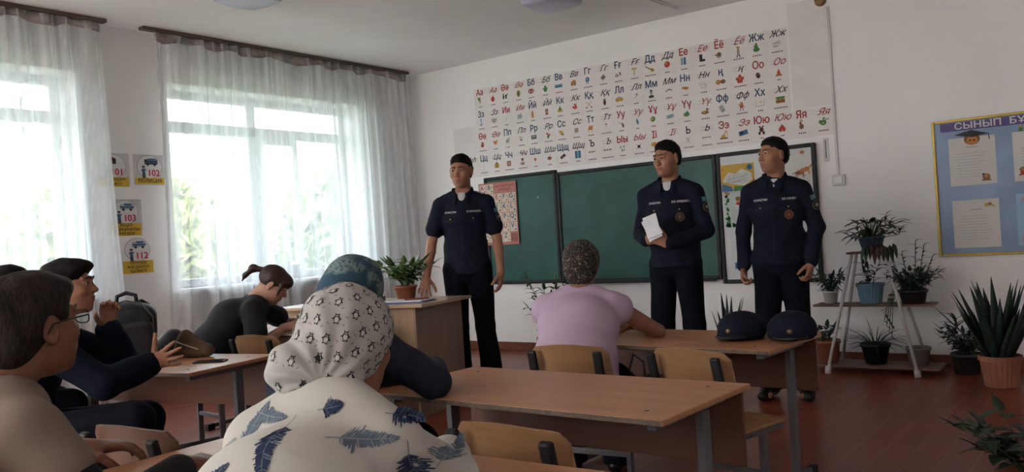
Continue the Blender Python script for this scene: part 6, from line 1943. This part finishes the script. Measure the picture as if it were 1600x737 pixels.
# --- grey haired man with glasses at far left
sk_deep = skin('skin_deep_brown', (0.19, 0.085, 0.052))
hair_g2 = mat('dark_greying_hair', (0.018, 0.013, 0.011), 0.6, 0.7, 110, bump=0.6, bscale=160, stretch=(1, 1, 0.3), spec=0.2)
def old_man():
    shirt = mat('beige_polo_cloth', (0.20, 0.155, 0.125), 0.9, 0.06, 8, bump=0.15, bscale=400)
    blk = mat('black_sleeve_cloth', (0.008, 0.008, 0.010), 0.85, 0.1, bump=0.1, bscale=300)
    hy = A(12)
    p = seated((-1.98, 0.42, 0), A(-10), 'man with greying hair and glasses in beige shirt with black sleeves at left',
        dict(pel=(-1.98, 0.42, 0.50), wai=(-1.99, 0.50, 0.62), che=(-2.02, 0.62, 0.74), nek=(-2.065, 0.79, 0.895), shR=(-1.870, 0.775, 0.835), shL=(-2.235, 0.82, 0.840),
             elR=(-1.715, 0.85, 0.650), wrR=(-1.80, 1.08, 0.700), elL=(-2.36, 0.86, 0.62), wrL=(-2.26, 1.07, 0.70)),
        (-2.075, 0.885, 1.045), (hy, A(4)), dict(pel=(0.175, 0.135), wai=(0.165, 0.135), che=(0.175, 0.125), top=(0.120, 0.080)), shirt, 'shirt', 0.95, sk_deep, False,
        {'R': dict(d=(-0.45, 0.85, -0.05), n=(-0.3, 0.1, -1), thumb=1, curl=0.65), 'L': dict(d=(0.4, 0.9, 0), n=(0, 0, -1), thumb=-1, curl=0.5)},
        s_head=1.04, h=0.005, inf=0.014, wr=0.005, wf=26, seed=6, trs=trouser, sleeve_m=blk, armr=(0.054, 0.046, 0.04, 0.03),
        knee=dict(knR=(-1.80, 0.84, 0.50), knL=(-2.08, 0.86, 0.50), anR=(-1.78, 0.80, 0.09), anL=(-2.10, 0.82, 0.09)))
    HR, hp, s_ = p.hr, p.hp, 1.04
    f = Field(0.0038)
    f.ell(hp(0, -0.026, 0.036), V(0.086, 0.104, 0.090) * s_, HR, k=0.01)
    f.ell(hp(0, 0.020, 0.078), V(0.066, 0.078, 0.040) * s_, HR, k=0.03)
    f.ell(hp(0, -0.070, -0.028), V(0.070, 0.050, 0.070) * s_, HR, k=0.03)
    f.ell(hp(0, 0.106, 0.010), V(0.105, 0.056, 0.062) * s_, HR, k=0.012, mode='s')
    f.ell(hp(0, 0.048, -0.060), V(0.12, 0.058, 0.072) * s_, HR, k=0.010, mode='s')
    for q in (-1, 1):
        f.ell(hp(q * 0.082, -0.006, -0.008), V(0.020, 0.026, 0.036) * s_, HR, k=0.008, mode='s')
    f.ell(hp(0, -0.05, -0.115), V(0.12, 0.10, 0.040) * s_, HR, k=0.02, mode='s')
    wv = wrinkle(0.0022, 150, 5, (1, 1, 0.35)); w2 = wrinkle(0.0018, 60, 9)
    p.finish('hair', f, hair_g2, lambda P: wv(P) + w2(P))
    p.brows(hair_g)
    g = MB()
    se = lambda v: math.copysign(abs(v) ** 0.65, v)
    fr_m = mat('spectacle_frame', (0.02, 0.02, 0.022), 0.3)
    for q in (-1, 1):
        pts = [hp(q * 0.033 + 0.025 * se(math.cos(a)), 0.102 - 0.10 * abs(q * 0.033 + 0.025 * se(math.cos(a))) ** 1.2, 0.008 + 0.016 * se(math.sin(a))) for a in [2 * PI * k / 18 for k in range(19)]]
        g.tube(pts, 0.0018, 6)
        g.tube([hp(q * 0.058, 0.098, 0.014), hp(q * 0.078, 0.082, 0.014), hp(q * 0.086, 0.02, 0.012), hp(q * 0.084, -0.012, 0.008), hp(q * 0.082, -0.024, -0.012)], 0.0020, 6)
    g.tube([hp(-0.010, 0.107, 0.012), hp(0, 0.110, 0.014), hp(0.010, 0.107, 0.012)], 0.0018, 6)
    go = g.build('glasses', fr_m, p.root, smooth=True)
    l = MB()
    for q in (-1, 1):
        l.add([hp(q * 0.033 + 0.024 * se(math.cos(a)), 0.1015 - 0.10 * abs(q * 0.033 + 0.024 * se(math.cos(a))) ** 1.2, 0.008 + 0.015 * se(math.sin(a))) for a in [2 * PI * k / 18 for k in range(18)]], [tuple(range(18))])
    l.build('lens', glass_m, go)
    p.collar(shirt, p.J['nek'] + V(0, 0.018, 0.016), rz(A(-14)) @ rx(A(-22)), r=0.068, h=0.030, fall=0.042, open_=0.8, point=0.03)
old_man()
# --- boy with raised hand
def boy():
    top = mat('dark_blue_sweater', (0.004, 0.007, 0.017), 0.9, 0.15, 12, spec=0.15, bump=0.2, bscale=200)
    hy = A(-43)
    p = seated((-3.70, 1.44, 0), A(-36), 'black haired boy in dark blue top gesturing with both hands at left',
        dict(pel=(-3.70, 1.44, 0.50), wai=(-3.72, 1.49, 0.63), che=(-3.72, 1.55, 0.78), nek=(-3.705, 1.63, 0.945), shR=(-3.56, 1.525, 0.885), shL=(-3.85, 1.735, 0.885),
             elR=(-3.37, 1.70, 0.70), wrR=(-3.45, 1.945, 0.745), elL=(-3.69, 1.955, 0.735), wrL=(-3.625, 1.855, 0.905)),
        (-3.625, 1.70, 1.095), (hy, A(2)), dict(pel=(0.17, 0.13), wai=(0.16, 0.125), che=(0.165, 0.125), top=(0.112, 0.072)), top, 'sweater', 0.97, sk_tan, False,
        {'R': dict(d=(0.62, 0.70, 0.25), n=(-0.75, 0.5, 0.2), thumb=1, curl=0.28, spread=0.28, tout=1.6, tcurl=0.0), 'L': dict(d=(0.25, 0.10, 0.95), n=(0.8, 0.5, -0.1), thumb=-1, curl=0.75, spread=0.12, tcurl=0.4)},
        h=0.005, inf=0.014, wr=0.005, wf=28, seed=9, trs=trouser,
        armr=(0.056, 0.050, 0.046, 0.034),
        knee=dict(knR=(-3.25, 1.75, 0.55), knL=(-3.42, 1.88, 0.52), anR=(-3.22, 1.66, 0.09), anL=(-3.42, 1.82, 0.09)))
    HR, hp = p.hr, p.hp
    f = Field(0.004)
    f.ell(hp(0, -0.022, 0.037), V(0.080, 0.100, 0.087), HR, k=0.01)
    f.ell(hp(0, 0.035, 0.080), V(0.064, 0.070, 0.036), HR, k=0.03)
    f.ell(hp(0, 0.122, 0.004), V(0.105, 0.072, 0.072), HR, k=0.012, mode='s')
    f.ell(hp(0, 0.040, -0.058), V(0.12, 0.060, 0.078), HR, k=0.010, mode='s')
    f.ell(hp(0, -0.055, -0.025), V(0.068, 0.056, 0.062), HR, k=0.03)
    f.ell(hp(0, -0.06, -0.115), V(0.12, 0.10, 0.045), HR, k=0.02, mode='s')
    wv = wrinkle(0.002, 120, 15)
    p.finish('hair', f, hair_b, wv)
    p.brows(hair_b)
    p.collar(top, p.J['nek'] + V(0, 0, 0.005), rz(A(-32)) @ rx(A(-14)), r=0.064, h=0.035, fall=0.02, open_=0.1, point=0.0)
boy()
# --- person hidden behind the boy
p = seated((-4.68, 1.72, 0), A(-5), 'person mostly hidden behind the boy, only dark hair showing',
    dict(pel=(-4.68, 1.72, 0.50), wai=(-4.68, 1.76, 0.63), che=(-4.67, 1.80, 0.78), nek=(-4.66, 1.87, 0.95), shR=(-4.50, 1.84, 0.89), shL=(-4.82, 1.86, 0.89),
         elR=(-4.42, 2.02, 0.71), wrR=(-4.58, 2.18, 0.715), elL=(-4.90, 2.0, 0.71), wrL=(-4.74, 2.18, 0.715)),
    (-4.655, 1.905, 1.085), (A(-20), A(-5)), None, trouser, 'shirt', 0.95, sk_tan, False,
    {'R': dict(d=(-0.8, 0.5, 0), n=(0, 0, -1), thumb=1, curl=0.4), 'L': dict(d=(0.8, 0.5, 0), n=(0, 0, -1), thumb=-1, curl=0.4)}, h=0.007, seed=21, trs=trouser)
f = Field(0.005)
f.ell(p.hp(0, -0.022, 0.040), V(0.084, 0.103, 0.088), p.hr, k=0.01); f.ell(p.hp(0, 0.100, -0.01), V(0.100, 0.060, 0.062), p.hr, k=0.012, mode='s'); f.ell(p.hp(0, 0.040, -0.065), V(0.12, 0.060, 0.078), p.hr, k=0.010, mode='s'); f.ell(p.hp(0, -0.06, -0.095), V(0.12, 0.10, 0.045), p.hr, k=0.02, mode='s')
p.finish('hair', f, hair_b, wrinkle(0.002, 120, 15)); p.brows(hair_b)
# --- woman writing, ponytail
def writer():
    top = mat('black_tshirt', (0.007, 0.009, 0.013), 0.85, 0.1, 12, bump=0.15, bscale=200)
    p = seated((-4.74, 3.06, 0), A(-35), 'woman with a brown ponytail in black t-shirt bent over writing',
        dict(pel=(-4.74, 3.06, 0.50), wai=(-4.73, 3.10, 0.63), che=(-4.68, 3.19, 0.77), nek=(-4.585, 3.315, 0.895), shR=(-4.46, 3.20, 0.835), shL=(-4.72, 3.43, 0.835),
             elR=(-4.40, 3.17, 0.615), wrR=(-4.42, 3.40, 0.71), elL=(-4.66, 3.62, 0.71), wrL=(-4.46, 3.62, 0.71)),
        (-4.49, 3.385, 0.985), (A(-46), A(-38)), dict(pel=(0.17, 0.13), wai=(0.16, 0.12), che=(0.165, 0.12), top=(0.115, 0.072)), top, 'tshirt', 0.30, sk_fair, True,
        {'R': dict(d=(0.5, 0.85, 0.1), n=(-0.6, 0.2, -0.7), thumb=1, curl=0.7), 'L': dict(d=(0.9, -0.2, 0), n=(0, 0, -1), thumb=-1, curl=0.4)},
        s_head=0.98, h=0.0055, inf=0.014, wr=0.005, wf=26, seed=13, trs=trouser, slh=0.014)
    HR, hp, s_ = p.hr, p.hp, 0.98
    f = Field(0.004)
    f.ell(hp(0, -0.020, 0.038), V(0.083, 0.102, 0.088) * s_, HR, k=0.01)
    f.ell(hp(0, 0.060, 0.058), V(0.062, 0.045, 0.045) * s_, HR, k=0.03)
    f.ell(hp(0, 0.104, -0.02), V(0.100, 0.055, 0.060) * s_, HR, k=0.012, mode='s')
    f.ell(hp(0, 0.045, -0.060), V(0.12, 0.065, 0.072) * s_, HR, k=0.010, mode='s')
    f.ell(hp(0, -0.06, -0.105), V(0.12, 0.10, 0.040) * s_, HR, k=0.02, mode='s')
    for q in (-1, 1):
        f.cap(hp(q * 0.066, 0.055, 0.030), hp(q * 0.062, 0.062, -0.035), 0.013, 0.006, k=0.012)
    ho, _, _ = p.finish('hair', f, hair_n, wrinkle(0.0012, 150, 15, (1, 0.3, 1)))
    f = Field(0.004)
    a = hp(0, -0.112, 0.045)
    f.cap(a, a + V(-0.05, -0.04, 0.012), 0.018, 0.024, k=0.02); f.cap(a + V(-0.05, -0.04, 0.012), a + V(-0.095, -0.07, -0.03), 0.024, 0.013, k=0.02); f.cap(a + V(-0.095, -0.07, -0.03), a + V(-0.115, -0.08, -0.065), 0.013, 0.004, k=0.02)
    nmesh('ponytail', *f.mesh(wrinkle(0.0015, 120, 3)), hair_n, ho)
    p.brows(hair_n)
writer()
# --- woman in blue headscarf
def head_wrap(p, m_, name, s_=1.0, bun=(0, -0.10, -0.03), r=(0.088, 0.108, 0.098), br=(0.06, 0.05, 0.05), wr_=None, h=0.0045):
    f = Field(h)
    HR, hp = p.hr, p.hp
    f.ell(hp(0, -0.020, 0.032), V(*r) * s_, HR, k=0.02)
    f.ell(hp(*bun), V(*br) * s_, HR, k=0.05)
    f.ell(hp(0, 0.105, -0.035), V(0.090, 0.062, 0.088) * s_, HR, k=0.02, mode='s')
    f.ell(hp(0, 0.05, -0.12), V(0.11, 0.09, 0.06) * s_, HR, k=0.02, mode='s')
    vs, fs = f.mesh(wr_ or wrinkle(0.003, 55, 6))
    return nmesh(name, vs, fs, m_, p.root)
def mottled(name, c1, c2, c3, scale, kind='noise'):
    m = bpy.data.materials.new(name); m.use_nodes = True
    nt = m.node_tree; b = nt.nodes['Principled BSDF']; b.inputs['Roughness'].default_value = 0.85
    tc = nt.nodes.new('ShaderNodeTexCoord')
    n1 = nt.nodes.new('ShaderNodeTexNoise'); n1.inputs['Scale'].default_value = scale; n1.inputs['Detail'].default_value = 2; n1.inputs['Distortion'].default_value = 1.5
    n2 = nt.nodes.new('ShaderNodeTexNoise'); n2.inputs['Scale'].default_value = 9
    r1 = nt.nodes.new('ShaderNodeValToRGB'); r1.color_ramp.interpolation = 'CONSTANT'
    r1.color_ramp.elements[0].color = (*c1, 1); r1.color_ramp.elements[1].position = 0.56 if kind == 'noise' else 0.60; r1.color_ramp.elements[1].color = (*c2, 1)
    r2 = nt.nodes.new('ShaderNodeValToRGB'); r2.color_ramp.elements[0].position = 0.48; r2.color_ramp.elements[1].position = 0.54
    mx = nt.nodes.new('ShaderNodeMix'); mx.data_type = 'RGBA'
    nt.links.new(tc.outputs['Object'], n1.inputs['Vector']); nt.links.new(tc.outputs['Object'], n2.inputs['Vector'])
    nt.links.new(n1.outputs['Fac'], r1.inputs['Fac']); nt.links.new(n2.outputs['Fac'], r2.inputs['Fac'])
    nt.links.new(r2.outputs['Color'], mx.inputs[0]); nt.links.new(r1.outputs['Color'], mx.inputs[6])
    if c3:
        mx.inputs[7].default_value = (*c3, 1)
    else:
        nt.links.new(r1.outputs['Color'], mx.inputs[7])
    nt.links.new(mx.outputs[2], b.inputs['Base Color'])
    return m
top = mat('navy_ribbed_cardigan', (0.012, 0.016, 0.032), 0.9, 0.3, 30, bump=0.5, bscale=120)
p = seated((-2.22, 1.72, 0), A(14), 'woman in teal patterned headscarf and navy cardigan behind the feather blouse woman',
    dict(pel=(-2.15, 1.78, 0.50), wai=(-2.17, 1.80, 0.63), che=(-2.21, 1.84, 0.76), nek=(-2.205, 1.955, 0.915), shR=(-2.045, 1.965, 0.835), shL=(-2.35, 1.90, 0.845),
         elR=(-1.975, 2.12, 0.712), wrR=(-2.14, 2.30, 0.712), elL=(-2.44, 2.12, 0.71), wrL=(-2.27, 2.32, 0.712)),
    (-2.215, 2.015, 1.025), (A(24), A(-8)), WF, top, 'cardigan', 0.96, sk_dark, True,
    {'R': dict(d=(-0.9, 0.4, 0), n=(0, 0, -1), thumb=1, curl=0.5), 'L': dict(d=(0.8, 0.4, 0), n=(0, 0, -1), thumb=-1, curl=0.5)}, h=0.006, inf=0.016, seed=17, trs=trouser, skirt=True, name_trs='skirt', armr=(0.052, 0.048, 0.044, 0.034))
head_wrap(p, mottled('teal_print_scarf', (0.14, 0.21, 0.21), (0.03, 0.06, 0.075), (0.015, 0.055, 0.09), 70), 'headscarf', r=(0.104, 0.118, 0.105), bun=(-0.03, -0.08, -0.02), br=(0.08, 0.06, 0.07))
# --- woman in lilac
top = mat('lilac_tshirt', (0.43, 0.33, 0.44), 0.85, 0.04, 8, bump=0.12, bscale=300)
p = seated((-2.12, 3.22, 0), A(20), 'woman in lilac t-shirt and leopard print headscarf seen from behind',
    dict(pel=(-2.12, 3.22, 0.50), wai=(-2.14, 3.26, 0.62), che=(-2.17, 3.35, 0.75), nek=(-2.225, 3.475, 0.90), shR=(-2.065, 3.505, 0.835), shL=(-2.375, 3.395, 0.835),
         elR=(-1.93, 3.69, 0.690), wrR=(-2.13, 3.84, 0.700), elL=(-2.46, 3.58, 0.70), wrL=(-2.36, 3.80, 0.708)),
    (-2.25, 3.545, 1.03), (A(24), A(-6)), WF, top, 'tshirt', 0.06, sk_dark, True,
    {'R': dict(d=(-0.9, 0.35, 0), n=(0, 0, -1), thumb=1, curl=0.5), 'L': dict(d=(0.8, 0.5, 0), n=(0, 0, -1), thumb=-1, curl=0.5)}, h=0.006, inf=0.014, wr=0.006, wf=24, seed=19, trs=trouser, armr=(0.056, 0.05, 0.044, 0.03), slh=0.012)
head_wrap(p, mottled('leopard_scarf', (0.012, 0.009, 0.008), (0.22, 0.17, 0.13), None, 85, 'leopard'), 'headscarf', r=(0.092, 0.108, 0.098), bun=(0.0, -0.075, -0.04), br=(0.075, 0.055, 0.07))
